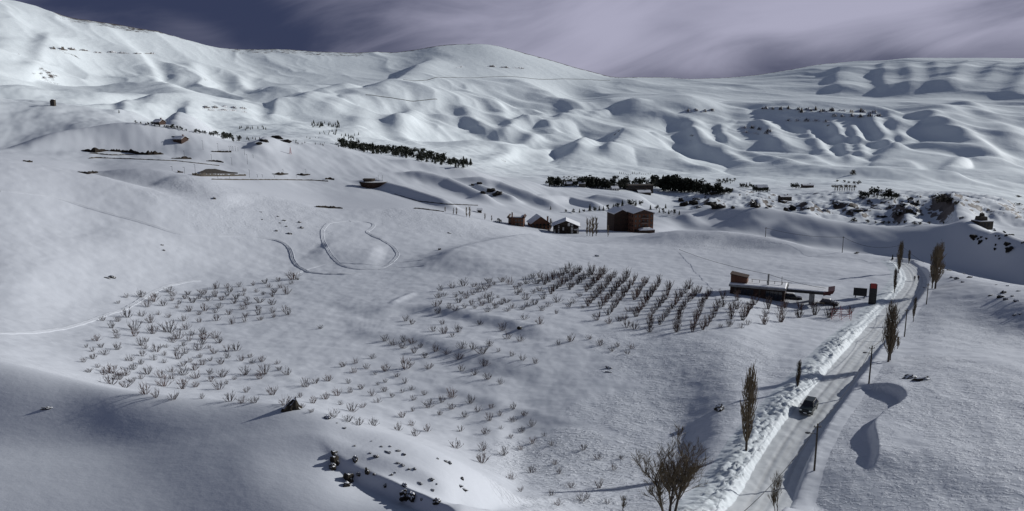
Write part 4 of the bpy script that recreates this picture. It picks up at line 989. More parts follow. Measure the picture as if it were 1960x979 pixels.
def face_windows(t, wall_w, wall_h, y, x0, nx, nz, z0, mat=None, ww=1.0, wh=1.3, axis='y', frame=True, skip=()):
    """rows of windows on a wall: along x at depth y, or along y at depth x"""
    for k in range(nz):
        for i in range(nx):
            if (i, k) in skip: continue
            u_ = x0 + (i + 0.5) * wall_w / nx
            z_ = z0 + k * wall_h / nz + (wall_h / nz - wh) * 0.5
            sgn = -1 if y <= 0 else 1
            if axis == 'y':
                w_ = box_part('window', (u_, y + sgn * 0.03, z_), (ww, 0.10, wh), M_WOOD, t)
                box_part('pane', (u_, y + sgn * 0.07, z_ + 0.1), (ww - 0.2, 0.06, wh - 0.2), mat or M_GLASS, w_)
            else:
                w_ = box_part('window', (y + sgn * 0.03, u_, z_), (0.10, ww, wh), M_WOOD, t)
                box_part('pane', (y + sgn * 0.07, u_, z_ + 0.1), (0.06, ww - 0.2, wh - 0.2), mat or M_GLASS, w_)
def gable(t, w, d, z, rh, mat, axis='x', over=0.6, thick=0.22, snow=True, cx=0.0, cy=0.0):
    """two roof slopes with ridge along x or y, snow lying on them"""
    r = None
    for s in (-1, 1):
        if axis == 'x':
            half = d / 2 + over; L = w + 2 * over
            poly = [(s * half, z - rh * over / (d / 2)), (0, z + rh), (0, z + rh + thick), (s * half, z - rh * over / (d / 2) + thick * 0.8)]
            r = MB().prism(poly, 'x', L, (cx, cy, 0)).build('roof', mat, t)
            if snow: MB().prism([(a * 0.99, b + thick * 0.9) for a, b in poly], 'x', L * 0.985, (cx, cy, 0)).build('snow_cover', M_ROOFSNOW, r)
        else:
            half = w / 2 + over; L = d + 2 * over
            poly = [(s * half, z - rh * over / (w / 2)), (0, z + rh), (0, z + rh + thick), (s * half, z - rh * over / (w / 2) + thick * 0.8)]
            r = MB().prism(poly, 'y', L, (cx, cy, 0)).build('roof', mat, t)
            if snow: MB().prism([(a * 0.99, b + thick * 0.9) for a, b in poly], 'y', L * 0.985, (cx, cy, 0)).build('snow_cover', M_ROOFSNOW, r)
    return r
def gable_wall(t, w, d, h, rh, mat, axis):
    if axis == 'y': poly, ax = [(-w / 2, -2.5), (w / 2, -2.5), (w / 2, h), (0, h + rh), (-w / 2, h)], 'y'
    else: poly, ax = [(-d / 2, -2.5), (d / 2, -2.5), (d / 2, h), (0, h + rh), (-d / 2, h)], 'x'
    return MB().prism(poly, ax, d if axis == 'y' else w).build('wall', mat, t)
def chimney(t, x, y, z, h=1.6, s=0.8, mat=None):
    c = box_part('chimney', (x, y, z), (s, s, h), mat or M_BRICK, t)
    box_part('cap', (x, y, z + h), (s + 0.25, s + 0.25, 0.18), M_CONC, c)

# three chalets
p = crest_at(989, 431, 3); s_ = p.length / FPX
t = empty('chalet', p, R(-6))
W, D, H = 29 * s_, 9.0, 15 * s_
MB().box((0, 0, -2.5), (W, D, H + 2.5)).build('wall', M_BRICK, t)
f = box_part('roof', (0, 0, H), (W + 0.9, D + 0.9, 0.35), M_BRICK2, t); box_part('snow_cover', (0, 0.2, H + 0.35), (W * 0.95, D * 0.92, 0.45), M_ROOFSNOW, f, top=0.93)
for sx_ in (-1, 1): MB().prism([(sx_ * W / 2 - 1.0, H + 0.36), (sx_ * W / 2 + 1.0, H + 0.36), (sx_ * W / 2, H + 1.5)], 'y', D + 0.6).build('gable_end', M_BRICK2, t)
chimney(t, -W * 0.24, -D / 2 - 0.32, -1, H + 4.2, 0.7)
face_windows(t, W, H - 0.3, -D / 2, -W / 2, 5, 2, 0.1, skip=((1, 0), (1, 1)))
box_part('door', (W * 0.12, -D / 2 - 0.05, -0.2), (1.1, 0.12, 2.1), M_WOOD, t)
tag(t, 'red brick chalet with flat snowy roof and tall chimney, leftmost house below the hills', 'house')

p = crest_at(1031, 436, 3); s_ = p.length / FPX
t = empty('chalet', p, R(10))
W, D, H = 36 * s_, 11.0, 17 * s_
gable_wall(t, W, D, H - 2.0, 3.8, M_BRICK, 'y'); gable(t, W, D, H - 2.0, 3.8, M_BRICK2, 'y')
chimney(t, W * 0.44, -D * 0.2, H - 2.5, 4.0, 0.8)
face_windows(t, W, H - 2.2, -D / 2, -W / 2, 5, 2, 0.1, skip=((2, 0),))
b_ = box_part('balcony', (0, -D / 2 - 0.7, H * 0.42), (W * 0.7, 1.3, 0.2), M_WOOD, t)
for k in range(7): box_part('railing_post', (-W * 0.33 + k * W * 0.11, -D / 2 - 1.25, H * 0.42 + 0.2), (0.12, 0.12, 0.9), M_WOOD, b_)
box_part('door', (0, -D / 2 - 0.05, -0.4), (1.2, 0.12, 2.2), M_WOOD, t)
tag(t, 'red brick chalet with a snowy gable roof and right-hand chimney, second house from the left', 'house')

p = crest_at(1083, 446, 3); s_ = p.length / FPX
t = empty('chalet', p, R(-4))
W, D, H = 48 * s_, 12.0, 16 * s_
gable_wall(t, W, D, H, 9.5 * s_ , M_WOOD, 'y'); gable(t, W, D, H, 9.5 * s_, M_WOOD, 'y', over=1.0)
for (u_, z_, w_, h_) in [(-0.44, 0.5, 1.0, 2.0), (-0.28, 0.6, 0.8, 2.2), (-0.28, 3.4, 0.8, 1.5), (-0.1, 2.2, 0.8, 1.8), (0.12, 4.6, 1.3, 1.7), (0.24, 0.4, 1.2, 3.6), (0.24, 4.3, 1.0, 1.2), (0.38, 2.3, 2.4, 0.8), (0.46, 0.6, 0.7, 2.8)]:
    w__ = box_part('window', (u_ * W, -D / 2 - 0.04, z_), (w_ + 0.25, 0.12, h_ + 0.25), M_WOOD, t); box_part('blind', (u_ * W, -D / 2 - 0.11, z_ + 0.12), (w_, 0.08, h_), M_PLASTER, w__)
for u_ in (-0.36, -0.19, 0.02, 0.17, 0.31): box_part('post', (u_ * W, -D / 2 - 0.75, -2.0), (0.3, 0.3, H + 2.2), M_WOOD, t)
for z_ in (2.0, 4.4): box_part('balcony', (0, -D / 2 - 0.5, z_), (W * 0.94, 0.9, 0.16), M_WOOD, t)
tag(t, 'dark timber chalet with broad snowy gable and white blinds, third house beside the poplars', 'house')

# brick apartment block
p = crest_at(1231, 446, 3); s_ = p.length / FPX
t = empty('apartment_block', p, R(14))
W, D, H = 40 * s_, 24.0, 36 * s_
MB().prism([(-W / 2, -3), (W / 2, -3), (W / 2, H), (-W * 0.1, H + 1.0), (-W / 2, H)], 'y', D, (0, D / 2, 0)).build('wall', M_BRICK, t)
r1 = MB().prism([(-W / 2 - 0.7, H + 0.02), (W / 2 + 0.7, H + 0.02), (W / 2 + 0.7, H + 0.3), (0, H + 2.4), (-W / 2 - 0.7, H + 0.3)], 'y', D + 1.2, (0, D / 2, 0)).build('roof', M_BRICK2, t)
MB().prism([(-W / 2 - 0.5, H + 0.33), (W / 2 + 0.5, H + 0.33), (W / 2 + 0.5, H + 0.65), (0, H + 2.75), (-W / 2 - 0.5, H + 0.65)], 'y', D + 1.0, (0, D / 2, 0)).build('snow_cover', M_ROOFSNOW, r1)
face_windows(t, W, H, 0.0, -W / 2, 5, 4, 0.1, ww=1.1, wh=1.4)
face_windows(t, D, H, -W / 2, 0.0, 7, 4, 0.1, ww=1.1, wh=1.4, axis='x')
for k in range(1, 4):
    b_ = box_part('balcony', (W * 0.05, -0.65, k * H / 4 + 0.15), (4.2, 1.2, 0.18), M_CONC, t); box_part('railing', (W * 0.05, -1.22, k * H / 4 + 0.33), (4.2, 0.08, 0.85), M_BRICK2, b_)
wg = MB().prism([(-4.2, -3), (4.2, -3), (4.2, H - 0.5), (0.8, H + 1.6), (-4.2, H - 0.8)], 'y', 12.0, (-W / 2 - 4.3, D * 0.62, 0)).build('wing', M_BRICK2, t)
MB().prism([(-4.7, H - 0.9), (0.8, H + 1.62), (4.6, H - 0.4), (4.6, H - 0.0), (0.8, H + 2.1), (-4.7, H - 0.4)], 'y', 12.8, (-W / 2 - 4.3, D * 0.62, 0)).build('snow_cover', M_ROOFSNOW, wg)
face_windows(t, 8.4, H, D * 0.62 - 6.0, -W / 2 - 8.5, 3, 4, -0.4, ww=1.0, wh=1.3)
a_ = MB().prism([(-0.35 * W, -2), (0.45 * W, -2), (0.45 * W, 2.0), (0.25 * W, 2.9), (-0.1 * W, 2.9), (-0.35 * W, 2.0)], 'y', 3.4, (W * 0.02, -1.75, 0)).build('porch', M_BRICK2, t)
MB().prism([(-0.33 * W, 2.02), (0.47 * W, 2.02), (0.26 * W, 3.3), (-0.12 * W, 3.3)], 'y', 3.7, (W * 0.02, -1.75, 0)).build('snow_cover', M_ROOFSNOW, a_)
box_part('door', (W * 0.02, -3.5, -0.6), (1.6, 0.12, 2.3), M_WOOD, t)
tag(t, 'large four-storey red brick apartment block with snowy low gable roof', 'building')

def house(name, px, py, wpx, hpx, d, rh, rz, wm, rm, label, nx=4, nz=2, axis='x', cat='house', group=None, dy=8, chim=True):
    p = crest_at(px, py, dy); s_ = p.length / FPX
    t = empty(name, p, rz); w, h = wpx * s_, hpx * s_
    gable_wall(t, w, d, h, rh, wm, axis); gable(t, w, d, h, rh, rm, axis, over=0.5)
    if nx: face_windows(t, w, h, -d / 2, -w / 2, nx, nz, 0.2, ww=min(1.2, w / nx * 0.5), wh=min(1.5, h / nz * 0.55))
    if chim: chimney(t, w * 0.25, 0.4, h + rh * 0.4, 2.2)
    return tag(t, label, cat, group)
p = crest_at(1221, 366, 8); s_ = p.length / FPX
t = empty('village_hotel', p, R(4)); w, h = 52 * s_, 11 * s_
MB().box((0, 0, -2), (w, 16, h + 2)).build('wall', M_WOOD, t); MB().box((0, 0.4, h), (w + 0.8, 16, 0.6)).build('roof', M_WOOD, t)
face_windows(t, w, h, -8.0, -w / 2, 12, 3, 0.2, ww=1.6, wh=1.5)
tag(t, 'long dark flat-roofed hotel at the centre of the village trees', 'building')
house('village_house', 1114, 358, 12, 7, 9, 2.2, R(-8), M_STONE, M_BRICK2, 'beige stone house among the leftmost village trees', 3, 2)
house('village_house', 1176, 365, 13, 4.5, 9, 2.0, R(10), M_PLASTER, M_BRICK2, 'pale house with pinkish roof in the gap between village trees', 3, 1)
house('village_house', 1232, 371, 24, 3, 9, 2.0, R(6), M_WOOD, M_WOOD, 'low dark house with snowy roof below the village trees', 5, 1)
house('village_house', 1088, 356, 16, 4, 8, 2.0, R(0), M_STONE, M_WOOD, 'low stone house under snow at the left end of the village', 4, 1)
house('village_house', 1262, 358, 18, 4, 9, 2.0, R(-5), M_STONE, M_WOOD, 'grey house half hidden right of the long village building', 4, 1)
house('village_house', 1318, 363, 12, 5, 8, 2.2, R(12), M_STONE, M_BRICK2, 'ochre house amid the rightmost dense village trees', 3, 2)
house('village_house', 1368, 371, 17, 4, 8, 1.8, R(-4), M_WOOD, M_WOOD, 'low dark cabin below the trees left of the gorge', 4, 1)
house('village_house', 1455, 364, 24, 5, 10, 3.2, R(3), M_GREEN, M_GREEN, 'dark green-roofed house on the flat right of the village', 5, 1)
house('barn', 1545, 360, 19, 5, 9, 1.5, R(0), M_BRICK2, M_WOOD, 'long brown barn with pillars on the snowy flat', 6, 1, cat='barn')
house('hut', 1502, 384, 20, 7, 8, 1.2, R(5), M_WOOD, M_WOOD, 'dark square hut perched on the gorge rocks', 3, 1, cat='hut')
house('shed', 918, 407, 7.5, 5, 4, 0.6, R(0), M_WOOD, M_WOOD, 'small dark shed on stilts left of the chalets', 2, 1, cat='shed', dy=14, chim=False)
house('roadside_house', 346, 270, 17, 3.4, 8, 1.8, R(-14), M_BRICK2, M_WOOD, 'brown house half buried on the left hill below the tree line', 3, 1)
house('roadside_house', 305, 238, 12, 3.6, 8, 1.8, R(-10), M_BRICK2, M_WOOD, 'brown house among the trees on the crest of the left hill', 3, 1)
# square watch hut on the far left hill
p = crest_at(102, 195, 8); s_ = p.length / FPX
t = empty('watch_hut', p, R(6)); w = 6.5 * s_
MB().box((0, 0, -2), (w, w, 8.5 * s_ + 2)).build('wall', M_STONE, t)
r1 = box_part('roof', (0.1 * w, 0, 8.5 * s_), (w * 0.8, w * 1.04, 0.9), M_WOOD, t); box_part('snow_cover', (0.1 * w, 0, 8.5 * s_ + 0.9), (w * 0.7, w * 0.9, 0.4), M_ROOFSNOW, r1, top=0.9)
face_windows(t, w, 6 * s_, -w / 2, -w / 2, 2, 2, 1.0)
tag(t, 'lone dark square hut on the crest of the far left hill', 'hut')
# stepped stone ruin on the right-hand crest
p = crest_at(1879, 433, 4); s_ = p.length / FPX
t = empty('stone_ruin', p, R(8))
MB().box((0, 0, -2), (25 * s_, 8, 9 * s_ + 2)).build('lower_wall', M_STONE, t)
MB().box((-0.5, 0.5, 9 * s_), (13 * s_, 5.5, 7 * s_), top=0.9).build('upper_wall', M_STONE, t)
MB().box((0, 0.8, 16 * s_), (4.5 * s_, 3.0, 5 * s_), top=0.8).build('turret', M_STONE, t)
for k in (-8, -2.5, 4): box_part('doorway', (k * s_, -4.02, 0.0), (1.4, 0.3, 2.4), M_BLACK, t)
box_part('snow_cover', (0, 0, 9 * s_), (25.4 * s_, 8.2, 0.25), M_ROOFSNOW, t)
MB().tube([(0, 0.8, 20.8 * s_), (0.1, 0.8, 27 * s_)], [0.12, 0.05], 5).build('mast', M_METAL, t)
tag(t, 'stepped stone ruin with a thin mast on the right-hand hill crest', 'ruin')
# curved terrace house dug into the slope
p = crest_at(714, 356, 4); s_ = p.length / FPX
t = empty('terrace_house', p, R(-12))
def prow(cx, w, d, z0, z1, flare, n=16):
    rings = []
    for z, k in ((z0, 1 - flare), (z1, 1.0)):
        ring = [(cx + k * w / 2 * math.cos(math.pi + math.pi * i / n), k * d * math.sin(math.pi + math.pi * i / n), z) for i in range(n + 1)]
        ring += [(cx + w / 2 * k, 3, z), (cx - w / 2 * k, 3, z)]
        rings.append(ring)
    return MB().quad_strip(rings)
s_ *= 0.8
prow(0, 52 * s_ / .8, 6.5, -2.5, 8 * s_, 0.25).build('lower_wall', M_BRICK2, t)
prow(0, 53.5 * s_ / .8, 6.8, 8 * s_, 9.3 * s_, 0.0).build('coping', M_STONE, t)
prow(0, 49 * s_ / .8, 6.0, 9.3 * s_, 10 * s_, 0.03).build('snow_cover', M_ROOFSNOW, t)
prow(-11 * s_, 26 * s_, 3.4, 10 * s_, 15 * s_, 0.12).build('upper_wall', M_WOOD, t)
prow(-11 * s_, 27 * s_, 3.6, 15 * s_, 16.4 * s_, 0.0).build('upper_coping', M_STONE, t)
for k in range(6): MB().tube([((4 + k * 3.6) * s_, 1.6, 9 * s_), ((3.4 + k * 3.6) * s_, 2.2, (15 + 5 * (k % 3)) * s_)], [0.12, 0.07], 4).build('post', M_METAL, t)
tag(t, 'brown boat-shaped terrace house dug into the slope above the fields', 'building')

# ------------------------------------------------------------------ petrol station
A = at(1397, 562); B = at(1500, 578)
u_ = Vector((B.x - A.x, B.y - A.y, 0)); Ls = u_.length; rz = math.atan2(u_.y, u_.x)
az_t = lambda px, py, r: pix_dir(px, py)[1] * r
ztop = 0.5 * (az_t(1397, 545, math.hypot(A.x, A.y)) + az_t(1500, 552, math.hypot(B.x, B.y)))
t = empty('petrol_station', (A.x, A.y, ztop), rz)
HB = 5.2
D = 7.5
MB().box((Ls / 2, D / 2, -HB), (Ls, D, HB - 0.55)).build('wall', M_BRICK2, t)
r1 = box_part('roof', (Ls / 2 + 0.1, D / 2, -0.55), (Ls + 0.9, D + 0.9, 0.55), M_CONC, t)
box_part('snow_cover', (Ls / 2, D / 2, 0.0), (Ls + 0.6, D + 0.6, 0.28), M_ROOFSNOW, r1, top=0.97)
for x0, x1 in ((0.19, 0.44), (0.66, 0.97)):
    g = box_part('shop_front', ((x0 + x1) / 2 * Ls, -0.04, -HB + 1.0), ((x1 - x0) * Ls, 0.14, HB - 1.75), M_WOOD, t)
    for k in range(4): box_part('pane', ((x0 + (k + 0.5) / 4 * (x1 - x0)) * Ls, -0.12, -HB + 1.2), ((x1 - x0) * Ls / 4 - 0.15, 0.08, HB - 2.2), M_GLASS, g)
for x in (0.10, 0.55): box_part('pilaster', (x * Ls, -0.12, -HB), (0.5, 0.24, HB - 0.56), M_STONE, t)
cl = 11.0
cn = MB().box((Ls + cl / 2 + 0.4, D * 0.42, -0.85), (cl, D * 0.8, 0.75)).build('canopy', M_METAL, t)
MB().prism([(Ls + cl - 1.4, -1.1), (Ls + cl + 0.9, -0.35), (Ls + cl + 1.3, 0.55), (Ls + cl - 1.4, -0.12)], 'y', D * 0.8, (0, D * 0.42 - 0.01, 0)).build('fascia', M_FASC, cn)
box_part('snow_cover', (Ls + cl / 2 + 0.3, D * 0.42, -0.1), (cl - 0.8, D * 0.78, 0.25), M_ROOFSNOW, cn, top=0.97)
for y_ in (0.9, D * 0.62): box_part('pillar', (Ls + cl * 0.62, y_, -HB - 1.0), (1.3, 0.6, HB + 0.16), M_CONC, t)
h_ = MB().prism([(-0.1, 0.0), (4.2, 0.0), (4.2, 1.5), (-0.1, 2.2)], 'y', 3.6, (0, 2.8, 0.3)).build('roof_hut', M_BRICK, t)
MB().prism([(-0.3, 2.2), (4.4, 1.48), (4.4, 1.7), (-0.3, 2.45)], 'y', 4.0, (0, 2.8, 0.3)).build('hut_roof', M_BRICK2, h_)
box_part('roof_post', (Ls * 0.69, 1.6, 0.28), (0.45, 0.45, 3.0), M_CONC, t)
MB().tube([(Ls * 0.93, 3.0, 0.25), (Ls * 0.93, 3.0, 2.6)], 0.06, 5).build('antenna', M_METAL, t)
for k in range(5): MB().tube([(Ls * (0.38 + 0.14 * k), 3.4, 0.3), (Ls * (0.38 + 0.14 * k), 3.4, 1.1)], 0.07, 5).build('roof_rail_post', M_METAL, t)
MB().tube([(Ls * 0.36, 3.4, 1.1), (Ls * 1.12, 3.4, 0.95)], 0.06, 5).build('roof_rail', M_METAL, t)
tag(t, 'flat-roofed petrol station with canopy half buried in snow beside the road', 'petrol station')
# price sign, board, bench, red frame, heap, parked cars
p = at(1669, 583); s_ = p.length / FPX
t = empty('price_sign', p, rz + R(4))
box_part('column', (0, 0, -0.8), (12 * s_, 0.6, 36 * s_ + 0.8), M_BLACK, t)
box_part('top_panel', (0, -0.02, 29 * s_), (9.0 * s_, 0.7, 8 * s_), M_RED, t)
for k in range(6): box_part('price_panel', (0, -0.31, (4 + 3.9 * k) * s_), (10 * s_, 0.06, 2.9 * s_), M_METAL, t)
tag(t, 'tall black price sign with red top standing beside the road', 'sign')
p = at(1645.5, 571); s_ = p.length / FPX
t = empty('sign_board', p, rz + R(2))
box_part('board', (0, 0, 4 * s_), (21.5 * s_, 0.3, 14 * s_), M_BLACK, t)
for k in (-1, 1): box_part('post', (k * 7 * s_, 0.05, -0.6), (0.22, 0.22, 4 * s_ + 0.6), M_METAL, t)
tag(t, 'black rectangular board on two posts left of the price sign', 'sign')
p = at(1569, 586); s_ = p.length / FPX
t = empty('bench', p, rz)
box_part('seat', (0, 0, 0.75), (15 * s_, 0.6, 0.12), M_WOOD, t)
for k in (-1, 1): box_part('leg', (k * 6.2 * s_, 0, -0.3), (0.15, 0.5, 1.05), M_WOOD, t)
tag(t, 'wooden bench in the snow in front of the canopy pillar', 'bench')
p = at(1611, 613); s_ = p.length / FPX
t = empty('scaffold', p, rz + R(8))
M_REDST = plain('red_steel', (0.30, 0.05, 0.045), (0.38, 0.08, 0.07), 4, 0.6)
for x in (-17, -1, 15):
    for y_ in (0, 2.2): MB().tube([(x * s_, y_, -0.4), (x * s_, y_, 22 * s_ if x == -1 else 17 * s_)], 0.055, 5).build('upright', M_REDST, t)
for z_ in (7, 15):
    for y_ in (0, 2.2): MB().tube([(-17 * s_, y_, z_ * s_), (15 * s_, y_, z_ * s_)], 0.045, 5).build('cross_bar', M_REDST, t)
for x in (-17, -1): MB().tube([(x * s_, 0, 1.0 * s_), ((x + 16) * s_, 0, 15 * s_)], 0.04, 4).build('brace', M_REDST, t)
tag(t, 'red steel scaffold frame in the snow near the price sign', 'frame')
# ------------------------------------------------------------------ vehicles
def car_mats(c1, c2): return plain('car_paint', c1, c2, 2, 0.32, spec=0.6)
def make_car(name, paint, p, rz, label, snow=False, lights=True, s=1.0):
    t = empty(name, p, rz); t.scale = (s, s, s)
    # side profile of the lower body with wheel arches, front at -y
    def arch(cy): return [(cy + 0.42 * math.cos(a), 0.36 + 0.42 * math.sin(a)) for a in np.linspace(math.pi, 0, 7)]
    prof = [(-2.28, 0.40), (-1.86, 0.30)] + arch(-1.40) + [(0.95, 0.28)] + arch(1.38) + [(2.2, 0.36), (2.3, 0.62), (2.24, 1.02), (1.9, 1.08), (-0.95, 1.08), (-2.02, 0.98), (-2.26, 0.82)]
    MB().prism(prof, 'x', 1.84).build('body', paint, t, bevel=0.07)
    cab = MB()
    lo = [(-0.84, -1.05), (0.84, -1.05), (0.84, 2.12), (-0.84, 2.12)]; hi = [(-0.66, -0.28), (0.66, -0.28), (0.66, 1.78), (-0.66, 1.78)]
    cab.quad_strip([[(x, y, 1.05) for x, y in lo], [(x, y, 1.66) for x, y in hi]]).build('cabin', paint, t, bevel=0.05)
    rf = box_part('roof', (0, 0.75, 1.655), (1.30, 2.05, 0.06), paint, t, bevel=0.02)
    for k in (-1, 1): MB().tube([(k * 0.6, -0.15, 1.75), (k * 0.6, 1.7, 1.75)], 0.025, 5).build('roof_rail', M_METAL, rf)
    if snow: MB().box((0, 0.75, 1.70), (1.4, 2.2, 0.22), top=0.8).build('snow_cover', M_ROOFSNOW, t, bevel=0.06)
    def pane(name_, q): return MB().quad_strip([q[:2], q[3:1:-1]], closed=False).build(name_, M_GLASS, t)
    MB().quad_strip([[(-0.76, -1.0, 1.10), (0.76, -1.0, 1.10)], [(-0.61, -0.37, 1.62), (0.61, -0.37, 1.62)]], closed=False).build('windscreen', M_GLASS, t)
    MB().quad_strip([[(-0.76, 2.14, 1.12), (0.76, 2.14, 1.12)], [(-0.6, 1.84, 1.60), (0.6, 1.84, 1.60)]], closed=False).build('rear_window', M_GLASS, t)
    for k in (-1, 1):
        for (a, b, c, d) in ((-0.80, 0.28, -0.18, 0.30), (0.36, 1.15, 0.38, 1.1), (1.22, 2.0, 1.18, 1.68)):
            MB().quad_strip([[(k * 0.852, a, 1.11), (k * 0.852, b, 1.11)], [(k * 0.70, c, 1.60), (k * 0.70, d, 1.60)]], closed=False).build('side_window', M_GLASS, t)
        mr = MB().box((k * 1.0, -0.72, 1.06), (0.2, 0.12, 0.17)).build('mirror', paint, t, bevel=0.03)
        hl = MB().box((k * 0.68, -2.2, 0.72), (0.36, 0.14, 0.18)).build('headlight', M_LENS if lights else M_GLASS, t, bevel=0.03)
        MB().box((k * 0.74, 2.27, 0.82), (0.22, 0.1, 0.26)).build('tail_light', M_RED, t)
        for y_ in (-1.40, 1.38):
            n = 16
            ring = lambda r_, x_: [(x_, y_ + r_ * math.cos(2 * math.pi * i / n), 0.36 + r_ * math.sin(2 * math.pi * i / n)) for i in range(n)]
            w_ = MB().quad_strip([ring(0.28, k * 0.70), ring(0.36, k * 0.73), ring(0.36, k * 0.90), ring(0.26, k * 0.93)]).build('wheel', M_BLACK, t)
            MB().quad_strip([ring(0.24, k * 0.90), ring(0.20, k * 0.945)]).build('rim', M_METAL, w_)
        box_part('door_handle', (k * 0.935, 0.15, 0.95), (0.03, 0.2, 0.04), M_METAL, t)
    box_part('grille', (0, -2.27, 0.66), (0.85, 0.08, 0.22), M_BLACK, t)
    box_part('bumper', (0, -2.27, 0.36), (1.7, 0.16, 0.22), M_BLACK, t, bevel=0.04)
    box_part('number_plate', (0, -2.36, 0.44), (0.5, 0.02, 0.12), M_WHITE, t)
    return tag(t, label, 'car')
M_LENS = plain('lamp_lens', (0.75, 0.78, 0.74), (0.85, 0.86, 0.8), 3, 0.1, spec=0.8)
CARP = car_mats((0.015, 0.022, 0.018), (0.022, 0.03, 0.025))
g0 = at(1547, 794)
k = int(np.argmin(np.hypot(fine[:, 0] - g0.x, fine[:, 1] - g0.y)))
dv = fine[k + 4, :2] - fine[k - 4, :2]
make_car('suv', CARP, (g0.x, g0.y, fine[k, 2] + 0.03), math.atan2(dv[1], dv[0]) - math.pi / 2, 'dark green off-road car driving towards the viewer down the ploughed road')
p = at(1587, 583)
make_car('parked_car', car_mats((0.02, 0.02, 0.024), (0.03, 0.03, 0.034)), p - Vector((0, 0, 0.35)), rz + R(80), 'dark car parked under snow right of the canopy pillar', True, False)
p = at(1516, 577)
q = p + Vector((-math.sin(rz), math.cos(rz), 0)) * 3.5; q.z = grid_at(q.x, q.y) - 0.35
make_car('parked_car', car_mats((0.018, 0.018, 0.02), (0.03, 0.03, 0.032)), q, rz + R(95), 'dark car parked in the shade beneath the station canopy', True, False)

# ------------------------------------------------------------------ poles and cables
CABLE_TOP = []
def pole(px, py, h, lamp, label, group='utility poles along the road', dy=8, p=None):
    p = p or crest_at(px, py, dy)
    t = empty('utility_pole', p, 0)
    MB().tube([(0, 0, -0.6), (0.02, 0, h * 0.5), (0.0, 0.0, h)], [0.13, 0.115, 0.09], 8).build('post', M_WOODPOLE, t)
    box_part('cross_arm', (0, 0, h - 0.45), (0.9, 0.09, 0.09), M_WOODPOLE, t)
    for k in (-1, 1): MB().tube([(k * 0.38, 0, h - 0.36), (k * 0.38, 0, h - 0.2)], 0.05, 6).build('insulator', M_CONC, t)
    if lamp:
        a_ = MB().tube([(0, 0, h - 1.35), (-0.5, -0.1, h - 1.15), (-1.0, -0.2, h - 1.1)], 0.04, 5).build('lamp_arm', M_METAL, t)
        MB().quad_strip([[(-0.9, -0.27, h - 1.12), (-0.9, -0.13, h - 1.12), (-0.9, -0.13, h - 1.02), (-0.9, -0.27, h - 1.02)], [(-1.2, -0.34, h - 1.14), (-1.2, -0.10, h - 1.14), (-1.2, -0.10, h - 0.98), (-1.2, -0.34, h - 0.98)], [(-1.5, -0.29, h - 1.10), (-1.5, -0.17, h - 1.10), (-1.5, -0.17, h - 1.0), (-1.5, -0.29, h - 1.0)]]).build('lamp_head', M_METAL, a_)
    tag(t, label, 'pole', group)
    return Vector((p.x, p.y, p.z + h - 0.2))
def cable(a, b, sag, label, rad=0.03):
    pts = [a.lerp(b, k / 14) - Vector((0, 0, sag * 4 * (k / 14) * (1 - k / 14))) for k in range(15)]
    tag(MB().tube(pts, rad, 5).build('cable', M_CABLE), label, 'cable', 'overhead cables')
t1 = pole(1558, 906, 6.3, True, 'wooden utility pole with street lamp nearest the viewer, beside the car')
t2 = pole(1663, 735, 6.3, True, 'wooden utility pole with street lamp, second along the right of the road')
t3 = pole(1731, 645, 6.2, False, 'wooden utility pole without lamp, third along the right of the road')
t4 = pole(1773, 583, 5.6, True, 'wooden utility pole, farthest along the right edge by the road bend')
d_ = (t1 - t2); d_.z = 0; d_.normalize()
p0 = Vector((t1.x, t1.y, 0)) + d_ * 34; p0.z = grid_at(p0.x, p0.y)
t0 = p0 + Vector((0, 0, 6.2))
t5 = pole(1612, 484, 6.2, False, 'thin dark utility pole on the crest behind the petrol station', dy=10)
t6 = pole(1722, 500, 6.0, False, 'dark utility pole hidden in the tall poplar at the road bend', dy=14)
t7 = pole(1465, 454, 4.0, False, 'short utility pole behind the crest above the petrol station', dy=8)
cable(t0, t1, 1.0, 'sagging cable from the nearest pole to the bottom edge')
cable(t1, t2, 1.2, 'sagging cable between the nearest and the second pole')
cable(t2, t3, 1.0, 'sagging cable between the second and third roadside poles')
cable(t3, t4, 1.2, 'sagging cable between the third and fourth roadside poles')
cable(t7, t5, 1.2, 'cable above the crest left of the thin dark pole', 0.045)
cable(t5, t6, 2.2, 'cable above the crest right of the thin dark pole', 0.045)
cable(t6, t6 + (t6 - t5) * 0.9 + Vector((0, 0, -7)), 2.0, 'cable dropping behind the road bend into the valley', 0.045)
sA = Vector((A.x, A.y, 0)); uu = u_.normalized(); vv = Vector((-uu.y, uu.x, 0))
sp = sA + uu * Ls * 0.69 + vv * 1.6; sp.z = ztop + 3.2
pf = at(1300, 481); pf.z += 0.6
cable(pf, sp, 0.8, 'cable running down the field to the post on the station roof', 0.05)
sc = sA + uu * (Ls + 10) + vv * 3; sc.z = ztop + 0.4
cable(sp, sc, 0.4, 'cable from the station roof post to the canopy end', 0.05)

